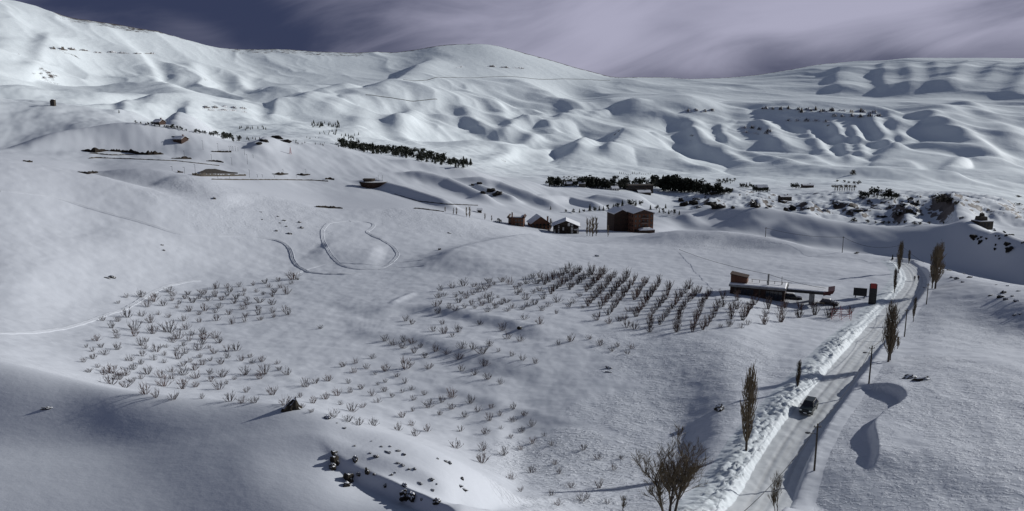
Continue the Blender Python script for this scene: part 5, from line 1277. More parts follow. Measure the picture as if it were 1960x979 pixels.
# ------------------------------------------------------------------ two walkers
def cloth_mat(name, top, leg):
    m, n, l, b = new_mat(name)
    b.inputs['Roughness'].default_value = 0.9
    tc_ = N(n, 'ShaderNodeTexCoord'); sx = N(n, 'ShaderNodeSeparateXYZ'); l.new(tc_.outputs['Object'], sx.inputs[0])
    cr = N(n, 'ShaderNodeValToRGB'); cr.color_ramp.interpolation = 'CONSTANT'
    e = cr.color_ramp.elements
    e[0].position = 0.0; e[0].color = (0.015, 0.013, 0.012, 1)
    e[1].position = 0.05; e[1].color = (*leg, 1)
    for pos, c in ((0.46, top), (0.76, (0.32, 0.2, 0.15)), (0.875, (0.02, 0.015, 0.012))):
        q = e.new(pos); q.color = (*c, 1)
    mm = N(n, 'ShaderNodeMath', operation='DIVIDE'); l.new(sx.outputs[2], mm.inputs[0]); mm.inputs[1].default_value = 2.0
    l.new(mm.outputs[0], cr.inputs[0]); l.new(cr.outputs[0], b.inputs['Base Color'])
    return m
def person(p, rz, flip, mat, label):
    J = {'pelvis': (0, 0, 0.95, 0.15), 'waist': (0, 0, 1.12, 0.14), 'chest': (0, -0.01, 1.34, 0.17), 'neck': (0, -0.01, 1.52, 0.065), 'head': (0, -0.02, 1.64, 0.10), 'crown': (0, -0.01, 1.75, 0.075)}
    E = [('pelvis', 'waist'), ('waist', 'chest'), ('chest', 'neck'), ('neck', 'head'), ('head', 'crown')]
    for s, nm in ((-1, 'l'), (1, 'r')):
        st = s * flip
        J.update({'hip' + nm: (s * 0.1, 0, 0.9, 0.1), 'knee' + nm: (s * 0.11, -0.10 * st - 0.03, 0.5, 0.068), 'ankle' + nm: (s * 0.11, -0.26 * st + 0.03, 0.09, 0.05), 'toe' + nm: (s * 0.12, -0.26 * st - 0.15, 0.045, 0.042),
                  'sh' + nm: (s * 0.2, 0, 1.42, 0.075), 'elb' + nm: (s * 0.27, 0.10 * st, 1.15, 0.052), 'wr' + nm: (s * 0.25, 0.13 * st - 0.14, 0.92, 0.038), 'hand' + nm: (s * 0.24, 0.13 * st - 0.19, 0.83, 0.042)})
        E += [('pelvis', 'hip' + nm), ('hip' + nm, 'knee' + nm), ('knee' + nm, 'ankle' + nm), ('ankle' + nm, 'toe' + nm), ('chest', 'sh' + nm), ('sh' + nm, 'elb' + nm), ('elb' + nm, 'wr' + nm), ('wr' + nm, 'hand' + nm)]
    names = list(J); me = bpy.data.meshes.new('person')
    me.from_pydata([J[k][:3] for k in names], [(names.index(a), names.index(b)) for a, b in E], [])
    me.materials.append(mat)
    o = link('person', me); o.location = p; o.rotation_euler = (0, 0, rz)
    sk = o.modifiers.new('skin', 'SKIN'); sk.use_smooth_shade = True
    for i, k in enumerate(names):
        me.skin_vertices[0].data[i].radius = (J[k][3], J[k][3]); me.skin_vertices[0].data[i].use_root = (k == 'pelvis')
    ss = o.modifiers.new('sub', 'SUBSURF'); ss.levels = 1; ss.render_levels = 1
    return tag(o, label, 'person')
def on_road(px, py):
    g = at(px, py); k = int(np.argmin(np.hypot(fine[:, 0] - g.x, fine[:, 1] - g.y)))
    dv = fine[min(k + 4, len(fine) - 1), :2] - fine[max(k - 4, 0), :2]
    return Vector((g.x, g.y, fine[k, 2] + 0.02)), math.atan2(dv[1], dv[0]) - math.pi / 2
p, a = on_road(1750, 541); person(p, a, 1, cloth_mat('clothes_dark', (0.02, 0.02, 0.025), (0.02, 0.022, 0.03)), 'walker in dark clothes on the road bend, left of two')
p2, a = on_road(1757, 541); person(p2, a + 0.2, -1, cloth_mat('clothes_grey', (0.035, 0.03, 0.03), (0.018, 0.018, 0.02)), 'walker in dark clothes on the road bend, right of two')
ONES = ['', 'first','second','third','fourth','fifth','sixth','seventh','eighth','ninth']
TENS = ['', '', 'twenty', 'thirty', 'forty', 'fifty', 'sixty', 'seventy', 'eighty', 'ninety', 'hundred']
TENTH = ['', '', 'twentieth', 'thirtieth', 'fortieth', 'fiftieth', 'sixtieth', 'seventieth', 'eightieth', 'ninetieth']
def nth(k):
    """0 -> first, 20 -> twenty-first, 130 -> hundred and thirty-first"""
    k += 1
    pre = ''
    if k > 100: pre = 'hundred and ' if k < 200 else 'two hundred and '; k = k % 100
    if k == 0: return pre.replace(' and ', 'th')
    if k <= 19: return pre + NTH[k - 1]
    return pre + (TENTH[k // 10] if k % 10 == 0 else TENS[k // 10] + '-' + ONES[k % 10]) if k < 100 else 'hundredth'
# ------------------------------------------------------------------ conifers and village trees
def conifer_mesh(seed):
    r = random.Random(seed); m = MB()
    m.tube([(0, 0, -0.1), (0, 0, 0.3)], [0.035, 0.03], 5)
    tiers = 6
    for k in range(tiers):
        z0 = 0.10 + 0.74 * k / (tiers - 1); rad = 0.24 * (1 - 0.86 * k / tiers) * r.uniform(0.85, 1.15); top = min(1.0, z0 + 0.26)
        n = 10; b = len(m.v); a0 = r.random()
        m.v.append((0, 0, top))
        for i in range(n):
            rr_ = rad * (r.uniform(0.85, 1.2) if i % 2 else r.uniform(0.4, 0.6)); a = a0 + 2 * math.pi * i / n
            m.v.append((rr_ * math.cos(a), rr_ * math.sin(a), z0 - (0.035 if i % 2 else -0.03) + r.uniform(-.015, .015)))
        m.f += [(b, b + 1 + i, b + 1 + (i + 1) % n) for i in range(n)]
    return m.mesh('conifer_tree', M_PINE)
def leafy_mesh(seed, mat, n=170, flat=1.0, trunk=0.18, name='village_tree'):
    """broad dark crown of many small leaf sprays"""
    r = random.Random(seed); m = MB()
    m.tube([(0, 0, -0.1), (0, 0, 0.55)], [0.045, 0.03], 5)
    cl = [(r.gauss(0, 0.15), r.gauss(0, 0.15), trunk + r.uniform(0.12, 0.66) * flat, r.uniform(0.13, 0.24)) for _ in range(9)]
    for i in range(n):
        cx, cy, cz, cr_ = r.choice(cl)
        d = Vector((r.gauss(0, 1), r.gauss(0, 1), r.gauss(0, 1))).normalized() * cr_ * r.uniform(0.6, 1.05)
        c = Vector((cx, cy, min(cz, 0.86))) + d
        s = r.uniform(0.05, 0.10)
        a = Vector((r.gauss(0, 1), r.gauss(0, 1), r.gauss(0, .6))).normalized(); b_ = a.orthogonal().normalized(); b_ = Matrix.Rotation(r.uniform(0, 6.28), 3, a) @ b_
        q = len(m.v)
        m.v += [tuple(c + a * s), tuple(c + b_ * s * 0.8), tuple(c - a * s), tuple(c - b_ * s * 0.8)]
        m.f.append((q, q + 1, q + 2, q + 3))
    return m.mesh(name, mat)
CONI = [conifer_mesh(i) for i in range(6)]
LEAF = [leafy_mesh(40 + i, M_PINE) for i in range(6)]
SCRUB = [leafy_mesh(60 + i, M_SCRUB, 120, 0.75, 0.0, 'scrub') for i in range(5)]
def put(me, name, px, base, hpx, label, group, cat='tree', w=1.0, dy=8, sink=0.0):
    p = crest_at(px, base, dy); h = hpx * p.length / FPX
    o = link(name, me); o.location = (p.x, p.y, p.z - sink * h); o.rotation_euler = (0, 0, rnd.uniform(0, 6.28)); o.scale = (h * w, h * w, h)
    return tag(o, label, cat, group)
def cluster(meshes, name, region, n, hr, where, group, cat='tree', w=(0.9, 1.2), dy=8):
    """n trees between two lines of the photograph: region = [(px, py_top, py_bottom), ...]"""
    xs = [q[0] for q in region]
    pts = []
    for i in range(n):
        for _ in range(30):
            x = rnd.uniform(xs[0], xs[-1]); a = np.interp(x, xs, [q[1] for q in region]); b = np.interp(x, xs, [q[2] for q in region])
            y = rnd.uniform(a, b)
            if all(abs(x - q[0]) > 1.6 or abs(y - q[1]) > 1.4 for q in pts): break
        pts.append((x, y))
    pts.sort()
    for i, (x, y) in enumerate(pts):
        pos = '%s from the left' % nth(i)
        put(rnd.choice(meshes), name, x, y, rnd.uniform(*hr), '%s, %s' % (where, pos), group, cat, rnd.uniform(*w), dy)
cluster(CONI, 'conifer_tree', [(595,236,245),(652,235,247)], 30, (5, 8), 'small dark conifer in the square plantation on the far slope', 'square conifer plantation')
cluster(CONI, 'conifer_tree', [(612,252,258),(646,252,259)], 11, (4, 7), 'small conifer in the cluster just below the square plantation', 'conifers below the plantation')
cluster(CONI, 'conifer_tree', [(456,246,252),(512,243,253)], 14, (4, 6.5), 'tiny conifer scattered under the rock band hill', 'conifers under the left rock band')
cluster(CONI, 'conifer_tree', [(560,266,272),(595,262,270),(622,266,276)], 18, (3, 5), 'tiny conifer on the sunlit hummock above the dark-topped hill', 'conifers on the sunlit hummock')
cluster(CONI, 'conifer_tree', [(645,262,276),(690,258,276)], 26, (4, 7), 'small conifer at the upper left end of the dark wood', 'conifers above the dark wood')
cluster(CONI, 'conifer_tree', [(463,266,270),(505,266,271)], 8, (4, 6), 'small conifer on the snow right of the roadside wood', 'conifers right of the roadside wood')
cluster(LEAF, 'roadside_tree', [(258,236,238),(330,244,247),(395,256,259)], 26, (4, 7.5), 'dark tree in the line along the left hill crest', 'trees along the left hill crest')
cluster(LEAF, 'roadside_tree', [(398,258,261),(420,258,266),(460,266,272)], 26, (6, 9), 'dense dark tree in the roadside wood on the left hill', 'roadside wood on the left hill')
cluster(CONI + LEAF, 'wood_tree', [(652,277,281),(680,281,289),(710,284,295),(740,284,297),(775,287,303),(815,296,312),(845,305,317),(880,311,319),(902,314,320)], 170, (8, 14), 'dark evergreen in the long middle slope wood', 'dark wood across the middle slope', w=(1.2, 1.7), dy=3)
V = [((1050,1073),357,12,16,9),((1071,1108),357,8,12,10),((1113,1145),360,9,19,12),((1143,1173),362,10,15,12),((1174,1182),345,5,7,4),((1183,1196),363,12,17,5),((1197,1247),355,6,13,10),((1247,1261),358,14,18,5),((1266,1302),366,16,24,16),((1300,1337),368,15,23,18),((1336,1380),372,11,17,15),((1378,1400),372,6,9,8),((1343,1353),349,4,5,2),((1373,1406),351,4,6,8),((1416,1441),360,5,7,7),((1440,1472),368,6,10,9),((1516,1530),361,6,9,4)]
V = [(a, b, c * 0.95, d * 1.3, int(n * 1.5)) for a, b, c, d, n in V]
i_ = 0
for (x0, x1), base, h0, h1, n in V:
    for k in range(n):
        i_ += 1
        x = x0 + (x1 - x0) * (k + rnd.random()) / n
        wherev = ['left end of the village', 'middle of the village', 'right end of the village', 'flat between village and barn'][0 if x1 < 1146 else 1 if x1 < 1262 else 2 if x1 < 1401 else 3]
        put(rnd.choice(LEAF + CONI[:2]), 'village_tree', x, base + rnd.uniform(-3.5, 1.0), rnd.uniform(h0, h1), 'dark tree, %s, %s from left' % (wherev, nth(i_ - 1)), 'dark trees of the village', w=rnd.uniform(0.9, 1.35))
for k in range(14): put(rnd.choice(SCRUB), 'scrub_bush', 1080 + 4.8 * k, 341 + rnd.uniform(-1, 1), rnd.uniform(3.5, 5), '%s bush from the left in the thin row behind the village' % NTH[k], 'bush row behind the village', 'shrub', 1.2)
for k in range(18): put(rnd.choice(CONI), 'sapling', 1186 + 3.5 * k, 334.5 + rnd.uniform(-1.5, 1.5), rnd.uniform(3, 5), '%s sapling from the left on the bright slope above the village' % NTH[k], 'saplings above the village', 'tree', 0.9)
for k in range(6): put(SCRUB[k % 5], 'round_bush', 1594 + 8.2 * k, 359, 7, '%s round dark bush from the left in the row by the barn' % NTH[k], 'round bushes by the barn', 'shrub', 1.3)
PINES = [(1647,378,12),(1654,379,13),(1662,379,11),(1673,377,20),(1679,379,15),(1693,380,18),(1700,380,14),(1706,381,18),(1714,382,12)]
for k, a in enumerate(PINES): put(LEAF[k % 6], 'pine_tree', a[0], a[1], a[2], '%s dark pine from the left in the clump above the gorge rocks' % NTH[k], 'pines above the gorge', w=1.2)
for k, a in enumerate([(1632,334,13),(1603,348,6),(1617,349,6),(1644,353,10),(1636,352,7),(1625,351,6)]): put(SCRUB[k % 5], 'bare_bush', a[0], a[1], a[2], '%s grey bush of those scattered on the flat behind the barn, by height' % NTH[k], 'grey bushes behind the barn', 'shrub', 1.1)
NEARA = [(1083,407,6),(1097,408,9),(1109,408,9),(1117,407,7),(1129,405,15),(1139,405,10),(1147,404,10),(1155,404,10),(1164,403,11),(1174,400,10),(1181,399,11),(1191,398,16),(1204,395,13),(1211,395,13),(1217,395,13),(1227,394,11),(1245,402,10),(1257,402,10),(1274,400,10),(1262,408,9),(1270,409,10),(1280,411,10),(1290,411,11),(1300,412,9)]
for k, a in enumerate(NEARA): put((LEAF + CONI)[(k * 5) % 12], 'garden_tree', a[0], a[1], a[2], 'dark tree behind the apartment block, %s from the left' % NTH[k], 'trees behind the apartment block', w=1.1)
put(LEAF[1], 'garden_tree', 956, 427, 10, 'round dark tree at the left of the leftmost chalet', None, w=1.3, dy=10)
put(CONI[1], 'conifer_tree', 1054, 402, 8, 'lone small conifer on the slope above the chalets', None)
put(CONI[2], 'conifer_tree', 228, 217, 6, 'lone conifer on the crest left of the hill tree line', None)
CRB = [(1635,424,10,2.0),(1660,426,9,1.3),(1676,427,5,1.5),(1690,428,7,2.0),(1700,428,7,1.8),(1711,428,8,1.3),(1721,428,5,1.2),(1731,428,9,1.1),(1750,430,8,1.8),(1762,430,7,1.8),(1778,429,7,1.4),(1806,429,8,0.6)]
for k, a in enumerate(CRB): put(SCRUB[k % 5], 'crest_bush', a[0], a[1], a[2], 'dark bush on the shaded crest left of the ruin, %s from the left' % NTH[k], 'bushes on the shaded crest', 'shrub', a[3] * 0.8, dy=4)
for k, a in enumerate([(1804,386,20,1.4),(1815,388,16,1.3),(1829,392,10,1.2),(1950,378,5,2.0),(1951,393,6,2.0),(1796,384,12,1.2)]): put(SCRUB[k % 5], 'slope_bush', a[0], a[1], a[2], 'dark thicket on the slope right of the gorge pines, %s of six' % NTH[k], 'thickets on the right slope', 'shrub', a[3], dy=4)
put(SCRUB[0], 'scrub_bush', 570, 536, 5, 'small dark scrub beside the top of the left orchard', None, 'shrub', 1.5)
put(SCRUB[2], 'scrub_bush', 841, 479, 6, 'small scrub bush on the crest of the shaded mound', None, 'shrub', 1.7)
put(SCRUB[3], 'scrub_bush', 1639, 486, 5, 'dark low scrub at the foot of the thin pole behind the station', None, 'shrub', 2.2, dy=8)
put(CONI[0], 'small_conifer', 1708, 498, 10, 'tiny dark conifer left of the poplar at the road bend', None, dy=10)

# ------------------------------------------------------------------ rocks
def rock_mesh(seed, mat, tall=False):
    r = random.Random(seed)
    bm = bmesh.new(); bmesh.ops.create_icosphere(bm, subdivisions=3, radius=1.0)
    off = Vector((r.uniform(0, 50), r.uniform(0, 50), 0))
    cuts = [Vector((r.gauss(0, 1), r.gauss(0, 1), r.gauss(0, .7))).normalized() for _ in range(7)]
    for v_ in bm.verts:
        c = v_.co.copy()
        for q in cuts:
            e = c.dot(q)
            if e > 0.62: c -= q * (e - 0.62) * 0.85
        nz = n2(c.x * 1.9 + off.x, c.y * 1.9 + c.z * 1.5 + off.y) * 0.38 + n2(c.x * 4.3 + off.y, c.y * 4.3 + c.z * 3.9) * 0.22
        v_.co = c * (1 + nz)
    me = bpy.data.meshes.new('rock'); bm.to_mesh(me); bm.free(); me.materials.append(mat)
    return me
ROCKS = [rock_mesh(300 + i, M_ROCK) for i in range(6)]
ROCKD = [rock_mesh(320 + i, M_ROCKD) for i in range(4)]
def rock_at(px, py, wpx, hpx, label, group, me=None, name='rock', dy=6, rot=None, tilt=0.0, depth=None):
    p = crest_at(px, py, dy); s = p.length / FPX
    o = link(name, me or rnd.choice(ROCKS)); o.location = (p.x, p.y, p.z + 0.10 * hpx * s)
    o.rotation_euler = (tilt, rnd.uniform(-.25, .25), rnd.uniform(-.5, .5) if rot is None else rot)
    o.scale = (wpx * s * 0.55, (depth or min(wpx, 1.3 * hpx)) * s * 0.55, hpx * s * 0.62)
    return tag(o, label, 'rock', group)
KN = [(490,528,40,32),(500,600,50,80),(480,640,45,40),(655,578,38,38),(605,735,60,75),(585,775,45,40),(680,690,28,20),(745,672,36,40),(800,688,24,14),(885,778,26,20),(940,692,18,14),(1040,778,36,26),(1040,868,70,62),(1100,870,60,48),(1285,908,44,36),(1170,884,16,14),(820,550,40,16),(905,515,44,14),(860,472,16,9),(926,470,20,9),(990,505,36,12),(1030,532,44,12),(780,428,10,6),(650,466,13,9),(565,327,26,10),(440,248,46,22),(510,287,10,6),(985,600,30,10),(1020,615,36,12),(1076,647,22,12),(1116,646,24,14),(1157,757,32,12),(1247,730,30,16),(1291,764,12,9),(1260,812,26,14),(1360,588,30,12),(1390,600,30,18),(1296,564,20,9),(1491,726,20,20),(1475,780,34,14),(1505,808,44,16),(770,523,18,8),(966,674,15,8)]
for k, a in enumerate(KN):
    rock_at(520 + a[0] / 4.083, 740 + a[1] / 4.083, 1.25 * a[2] / 4.083, 1.35 * a[3] / 4.083, ('big dark outcrop' if a[2] * a[3] > 2200 else 'dark stone') + ' on the sunlit foreground knoll, %s from its left end' % nth(k), 'stones of the foreground knoll', dy=3)
# pointed boulder
PEAK = ROCKS[1].copy()
for v_ in PEAK.vertices:
    z = v_.co.z
    k_ = 1.0 if z < -0.2 else max(0.22, 1.0 - 0.66 * (z + 0.2))
    v_.co.x = v_.co.x * k_ + 0.28 * max(z, 0); v_.co.y *= k_; v_.co.z = z * (1.25 if z > 0 else 1)
rock_at(558, 783, 36, 29, 'pointed dark boulder on the crest of the foreground knoll', None, me=PEAK, name='boulder', rot=0.2, depth=26)
SING = [(205,533,11,4,'left one of two flat dark stones on the left hillside'),(216,532,12,5,'right one of two flat dark stones on the left hillside'),(1377,784,22,15,'brown boulder in the field left of the tall poplar'),(1740,724,34,10,'snow capped flat rock right of the second roadside pole'),(1764,728,28,9,'lower flat rock beside the snow capped one right of the road'),(1166,705,16,5,'flat dark rock in the field below the orchard rows'),(1163,713,12,3,'thin flat rock just under the one below the orchard rows'),(996,630,10,9,'knobbly brown rock on the edge of the snow terrace'),(88,783,16,5,'snowy hump of rock on the near left slope'),(1143,491,10,4,'small flat rock on the field above the orchard rows'),(1051,443,6,3,'small rock on the crest in front of the chalets'),(410,381,7,5,'dark stone on the upper left hillside'),(310,470,5,3,'small brown stone in the middle of the left hillside'),(314,480,5,3,'second small stone just below the brown one on the left hillside'),(860,447,8,3,'small stone on the middle slope left of the mound')]
for a in SING: rock_at(*a[:4], a[4], None)
for k, a in enumerate([(560,150,18,10),(610,182,30,14),(577,202,18,10),(735,197,34,16),(757,243,34,18),(655,292,36,24),(632,232,20,12),(550,267,24,16),(432,174,14,8),(420,112,22,6)]):
    rock_at(400 + a[0] / 4.26, 380 + a[1] / 4.26, a[2] / 4.26, a[3] / 4.26, '%s stone of the cluster above the bend in the long track' % NTH[k], 'stones above the track bend')
GR0 = [(1316,394,30,20),(1308,384,16,12),(1364,397,42,17),(1345,398,22,10),(1440,398,20,21),(1450,397,10,16),(1506,390,30,14),(1512,400,16,20),(1470,398,12,7),(1625,397,20,6),(1645,403,38,8),(1672,402,32,9),(1683,418,30,7),(1660,390,14,5),(1736,404,24,18),(1718,410,22,14),(1740,387,24,12),(1756,391,11,10),(1727,395,14,10),(1705,398,12,7),(1841,419,11,5),(1604,392,18,8),(1575,404,14,7),(1545,401,12,8),(1335,385,14,9),(1400,399,14,7)]
GR = sorted((a[0] + rnd.uniform(-.4, .4) * a[2], a[1] + rnd.uniform(-.3, .2) * a[3], a[2] * rnd.uniform(.45, .75), a[3] * rnd.uniform(.45, .8)) for a in GR0 for _ in range(2))
for k, a in enumerate(GR): rock_at(*a, 'dark crag of the snowy gorge below the village, %s from the left' % nth(k), 'crags of the gorge', name='crag', me=rnd.choice(ROCKS + ROCKD), dy=4, depth=a[3] * 1.5)
RS0 = [(1866,458,14,10),(1876,463,26,18),(1884,456,12,8),(1920,455,22,8),(1901,476,10,14),(1945,475,34,18),(1938,450,18,6),(1905,441,10,5),(1922,446,10,5),(1908,452,9,6),(1955,466,14,8)]
RS = [(a[0] + rnd.uniform(-.5, .5) * a[2], a[1] + rnd.uniform(-.45, .3) * a[3], a[2] * rnd.uniform(.25, .5), a[3] * rnd.uniform(.3, .55)) for a in RS0 for _ in range(2)]
for k, a in enumerate(RS): rock_at(*a, 'dark scrubby rock on the slope below the ruin, %s of patch' % nth(k), 'rocks below the ruin', me=rnd.choice(ROCKD), name='rock', dy=3)
z5 = lambda x, y: (1600 + x / 4.08, 460 + y / 4.08)
RC = [(900,295,36,14),(945,305,50,22),(990,330,26,12),(880,237,36,12),(1000,265,26,10),(1042,268,40,18),(1215,432,50,12),(1290,445,60,24),(1310,412,44,26),(1330,465,50,18),(1380,440,34,10),(1405,478,40,18),(1400,585,60,12),(1440,580,26,12),(1250,350,30,8),(1340,358,24,8),(1430,400,30,10)]
for k, a in enumerate(RC): rock_at(*z5(a[0], a[1]), a[2] / 4.08, a[3] / 4.08, 'rough stone on the right-hand crest beyond the thick poplar, %s of patch' % NTH[k], 'stones on the right-hand crest', me=rnd.choice(ROCKS))
HT = [(505,271,18,6),(530,266,26,8),(545,272,20,7),(496,276,12,5),(940,366,22,8),(950,373,20,9),(925,370,12,5),(905,355,10,4),(918,352,14,5)]
for k, a in enumerate(HT): rock_at(*a, ('dark rock on the small hill above the lamp posts, ' if k < 4 else 'dark rock on the rib above the chalets, ') + '%s listed' % NTH[k], 'rocks of the middle hills', me=rnd.choice(ROCKD), dy=3, depth=a[3] * 2)

# ------------------------------------------------------------------ earth cuttings, walls and far rock bands
def cutting(name, line, hs, mat, label, cat, group=None, thick=1.2, dy=3, rough=0.35, step=None, rmin=0):
    """a low face of earth, stone or masonry along a line of the ground, its height given along the line in photograph pixels"""
    xs = [q[0] for q in line]; n = max(8, int(abs(xs[-1] - xs[0]) / (step or 2.5)))
    V, F = [], []
    pts = []
    for i in range(n + 1):
        f = i / n; px = xs[0] + f * (xs[-1] - xs[0]); py = float(np.interp(px, xs, [q[1] for q in line]))
        p = crest_at(px, py, dy) if not rmin else at(px, py, rmin)
        h = float(np.interp(f, np.linspace(0, 1, len(hs)), hs)) * p.length / FPX
        pts.append((p, h))
    med = sorted(p.length for p, _ in pts)[len(pts) // 2]
    pts = [(p, h) for p, h in pts if 0.8 * med < p.length < 1.25 * med]
    n = len(pts) - 1
    for i, (p, h) in enumerate(pts):
        jx = rough * h * rnd.uniform(-.5, .5); h2 = max(0.08, h * (1 + rough * rnd.uniform(-1, 1)))
        back = Vector((p.x, p.y, 0)).normalized() * (thick + rnd.uniform(0, rough) * thick)
        V += [(p.x - back.x * 0.3, p.y - back.y * 0.3, p.z - 0.6), (p.x + jx * .3, p.y + jx, p.z + h2 * 0.55), (p.x + back.x * 0.4, p.y + back.y * 0.4, p.z + h2), (p.x + back.x * 1.6, p.y + back.y * 1.6, p.z + h2 * 0.8), (p.x + back.x * 2.2, p.y + back.y * 2.2, p.z - 0.8)]
    for i in range(n):
        for k in range(4): a = i * 5 + k; F.append((a, a + 5, a + 6, a + 1))
    F += [(0, 1, 2, 3, 4), tuple(n * 5 + k for k in (4, 3, 2, 1, 0))]
    o = MB(); o.v = V; o.f = F
    return tag(o.build(name, mat), label, cat, group)
EG = 'dark earth cuttings on the left hills'
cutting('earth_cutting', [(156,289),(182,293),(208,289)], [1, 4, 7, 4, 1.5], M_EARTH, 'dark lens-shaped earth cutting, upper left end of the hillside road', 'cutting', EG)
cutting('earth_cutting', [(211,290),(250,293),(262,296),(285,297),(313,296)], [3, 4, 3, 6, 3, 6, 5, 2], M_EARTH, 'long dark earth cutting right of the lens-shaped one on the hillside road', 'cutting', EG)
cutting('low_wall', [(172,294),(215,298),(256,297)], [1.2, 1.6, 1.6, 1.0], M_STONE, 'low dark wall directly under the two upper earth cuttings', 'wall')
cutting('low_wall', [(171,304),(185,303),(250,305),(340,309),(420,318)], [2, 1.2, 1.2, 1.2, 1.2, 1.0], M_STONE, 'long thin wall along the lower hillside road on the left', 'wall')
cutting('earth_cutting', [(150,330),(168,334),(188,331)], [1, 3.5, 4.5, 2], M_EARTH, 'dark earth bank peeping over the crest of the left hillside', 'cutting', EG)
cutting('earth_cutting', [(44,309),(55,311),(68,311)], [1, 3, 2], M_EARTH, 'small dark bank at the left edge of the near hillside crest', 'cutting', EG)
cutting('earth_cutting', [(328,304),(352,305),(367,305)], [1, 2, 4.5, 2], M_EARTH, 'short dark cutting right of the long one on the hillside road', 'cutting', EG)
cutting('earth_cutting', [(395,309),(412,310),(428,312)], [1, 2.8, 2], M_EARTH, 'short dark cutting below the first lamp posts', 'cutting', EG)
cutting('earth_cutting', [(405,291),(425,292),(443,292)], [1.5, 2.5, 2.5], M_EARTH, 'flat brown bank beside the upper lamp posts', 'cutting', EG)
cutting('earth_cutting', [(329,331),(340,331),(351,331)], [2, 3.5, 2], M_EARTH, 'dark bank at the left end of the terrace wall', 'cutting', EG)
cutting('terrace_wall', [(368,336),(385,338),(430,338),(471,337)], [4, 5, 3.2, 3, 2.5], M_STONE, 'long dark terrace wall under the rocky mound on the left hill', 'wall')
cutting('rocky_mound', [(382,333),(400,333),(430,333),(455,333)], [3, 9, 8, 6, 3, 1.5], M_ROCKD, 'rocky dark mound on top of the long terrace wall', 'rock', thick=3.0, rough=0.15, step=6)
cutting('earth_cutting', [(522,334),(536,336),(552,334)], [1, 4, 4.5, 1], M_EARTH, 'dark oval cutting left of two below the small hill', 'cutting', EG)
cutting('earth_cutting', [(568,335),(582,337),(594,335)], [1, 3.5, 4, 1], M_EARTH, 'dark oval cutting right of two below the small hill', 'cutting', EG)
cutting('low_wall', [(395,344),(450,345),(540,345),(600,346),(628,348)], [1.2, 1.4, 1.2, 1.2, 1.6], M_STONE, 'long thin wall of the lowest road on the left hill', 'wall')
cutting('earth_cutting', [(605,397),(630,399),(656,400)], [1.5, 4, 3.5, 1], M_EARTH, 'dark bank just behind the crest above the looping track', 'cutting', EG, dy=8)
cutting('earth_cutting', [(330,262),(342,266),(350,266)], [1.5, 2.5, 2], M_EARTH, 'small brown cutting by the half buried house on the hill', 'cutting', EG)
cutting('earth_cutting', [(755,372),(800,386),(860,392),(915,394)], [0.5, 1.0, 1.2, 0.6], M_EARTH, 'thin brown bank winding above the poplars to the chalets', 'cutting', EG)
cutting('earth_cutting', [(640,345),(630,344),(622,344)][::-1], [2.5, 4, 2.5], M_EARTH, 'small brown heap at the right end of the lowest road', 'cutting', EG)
cutting('earth_cutting', [(740,400),(800,400),(850,406)], [0.6, 1.4, 1.4, 0.8], M_EARTH, 'thin brown edge along the crest left of the bare poplars', 'cutting', EG, dy=8)
BG = 'rock bands of the mountains'
def band(line, hs, label, pieces=5, thick=14):
    """a broken ledge: a few separate outcrops along one line"""
    xs = [q[0] for q in line]; t0 = xs[0]
    L = xs[-1] - xs[0]
    for k in range(pieces):
        a = xs[0] + L * (k + rnd.uniform(0.0, 0.2)) / pieces; b = xs[0] + L * (k + rnd.uniform(0.65, 1.0)) / pieces
        dyy = rnd.uniform(-1.5, 1.5)
        seg = [(a, float(np.interp(a, xs, [q[1] for q in line])) + dyy), (b, float(np.interp(b, xs, [q[1] for q in line])) + dyy)]
        cutting('rock_band', seg, [0.6, 1.7 * rnd.uniform(*hs), 1.7 * rnd.uniform(*hs), 0.6], M_ROCKFAR, '%s, %s piece from left' % (label.replace('right-hand ', 'right '), NTH[k]), 'rock', BG, thick=thick, dy=2, rough=0.6, step=1.2)
M_ROCKFAR = snowtop('rock_far', (0.02, 0.018, 0.016), (0.09, 0.075, 0.06), 0.05, 0.6, 0.8)
band([(95,95),(150,98)], (1.5, 3.5), 'dark rock band high on the left mountain', 3)
band([(150,98),(210,102),(300,104)], (0.8, 1.6), 'thin broken rock line right of the high left band', 6)
band([(78,151),(92,151)], (1.2, 1.8), 'short dark ledge low on the left mountain', 1)
band([(385,206),(430,206),(478,210)], (1.2, 2.4), 'rock band on the nose of the middle left hill', 5)
band([(395,212),(440,213),(480,216)], (0.8, 1.6), 'lower rock line on the nose of the middle left hill', 4)
band([(1312,213),(1370,214)], (1.5, 3), 'rock band at the left of the right-hand plateau edge', 4)
band([(1455,210),(1500,210),(1570,212)], (1.6, 3.4), 'upper rock band of the right-hand plateau edge', 7)
band([(1525,214),(1600,214),(1680,217)], (1.6, 3.4), 'second rock band of the right-hand plateau edge', 8)
band([(1590,222),(1640,224),(1690,222)], (1.4, 3), 'third rock band of the right-hand plateau edge', 6)
band([(1500,230),(1545,232),(1590,233)], (1.2, 2.6), 'lower rock band of the right-hand plateau edge', 5)
band([(1415,246),(1450,248),(1480,252)], (1.5, 2.8), 'small rock band below the plateau edge', 4)
band([(1420,252),(1475,258)], (1.0, 2.2), 'lowest small rock ledge below the plateau edge', 3)
band([(930,128),(970,130),(1005,132)], (0.8, 1.6), 'faint rock line below the central summit', 3)
band([(870,131),(892,127)], (0.6, 1.2), 'tiny rock line left of the faint one below the summit', 1)
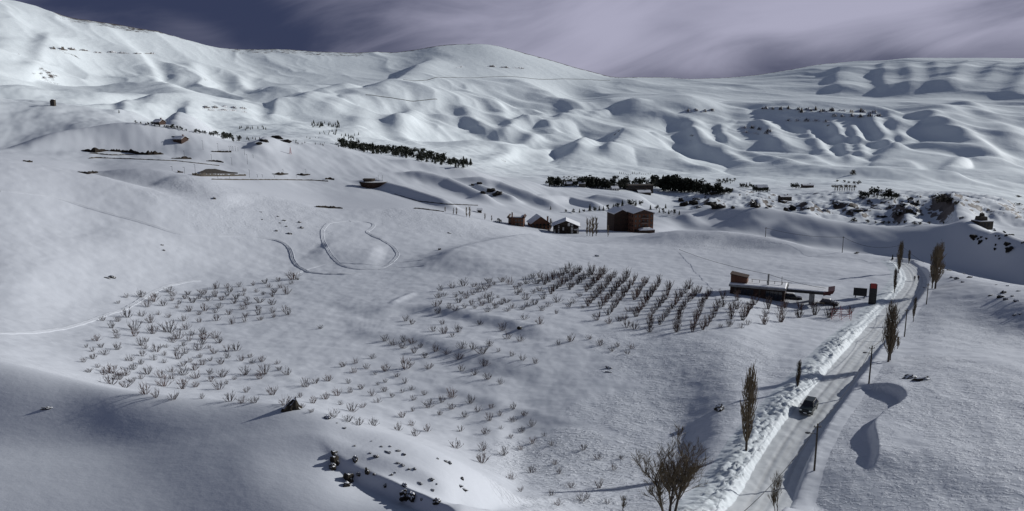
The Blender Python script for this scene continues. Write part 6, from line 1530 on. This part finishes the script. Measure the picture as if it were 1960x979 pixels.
def far_road(pix, label, w=7.0):
    pts = [at(*p) for p in pix]
    P = resample(pts, 12.0, 2)
    ribbon('mountain_road', P, [-w, -w * 0.4, w * 0.4, w], lambda k, q, o, x, y: grid_at(x, y) + [0.2, 1.2, 1.2, 0.2][q], M_EARTH, label)
far_road([(772,153),(830,150),(920,149),(1010,150),(1100,152),(1170,154)], 'thin dark road line across the central mountain', 1.6)
far_road([(700,182),(760,190),(840,191)], 'thin road line on the lower flank of the central mountain', 1.4)

# ------------------------------------------------------------------ lamp posts on the left hills
LP = [(170,415,50),(355,345,80),(503,350,60),(440,465,65),(278,580,80),(173,580,55),(50,555,40),(640,500,70),(765,400,60),(793,490,90),(815,620,70),(850,430,30),(943,620,25),(1060,620,20),(893,620,25),(1145,560,20),(1370,580,40),(1280,620,20),(615,360,45),(632,360,45),(650,360,45),(675,360,45),(700,360,30),(500,625,20),(615,628,20)]
LP.sort()
post_me = MB().tube([(0, 0, -0.5), (0, 0, 1.0)], [0.09, 0.06], 6).mesh('post', M_METAL)
for k, (x, y, h) in enumerate(LP):
    p = crest_at(320 + x / 5.158, 220 + y / 5.158, 4); hh = h / 5.158 * p.length / FPX
    t = empty('lamp_post', p, rnd.uniform(-.4, .4))
    o = link('post', post_me, t); o.scale = (1, 1, hh)
    MB().box((-0.35, 0, hh - 0.05), (0.9, 0.14, 0.12)).build('lamp_head', M_METAL, t)
    tag(t, 'thin lamp post on the left hill roads, %s from the left' % (NTH[k]), 'lamp post', 'lamp posts of the left hill roads')
p = crest_at(556, 295, 3); s_ = p.length / FPX
t = empty('lattice_mast', p, 0)
for a in range(4): MB().tube([(0.9 * math.cos(a * 1.571 + .78), 0.9 * math.sin(a * 1.571 + .78), -0.5), (0.12 * math.cos(a * 1.571 + .78), 0.12 * math.sin(a * 1.571 + .78), 12 * s_)], 0.09, 4).build('leg', M_REDST, t)
for k in range(1, 5): MB().box((0, 0, 12 * s_ * k / 5), (1.25 * (1 - k / 5.4), 1.25 * (1 - k / 5.4), 0.12)).build('brace', M_REDST, t)
tag(t, 'red lattice mast on the small hill right of the lamp posts', 'mast')
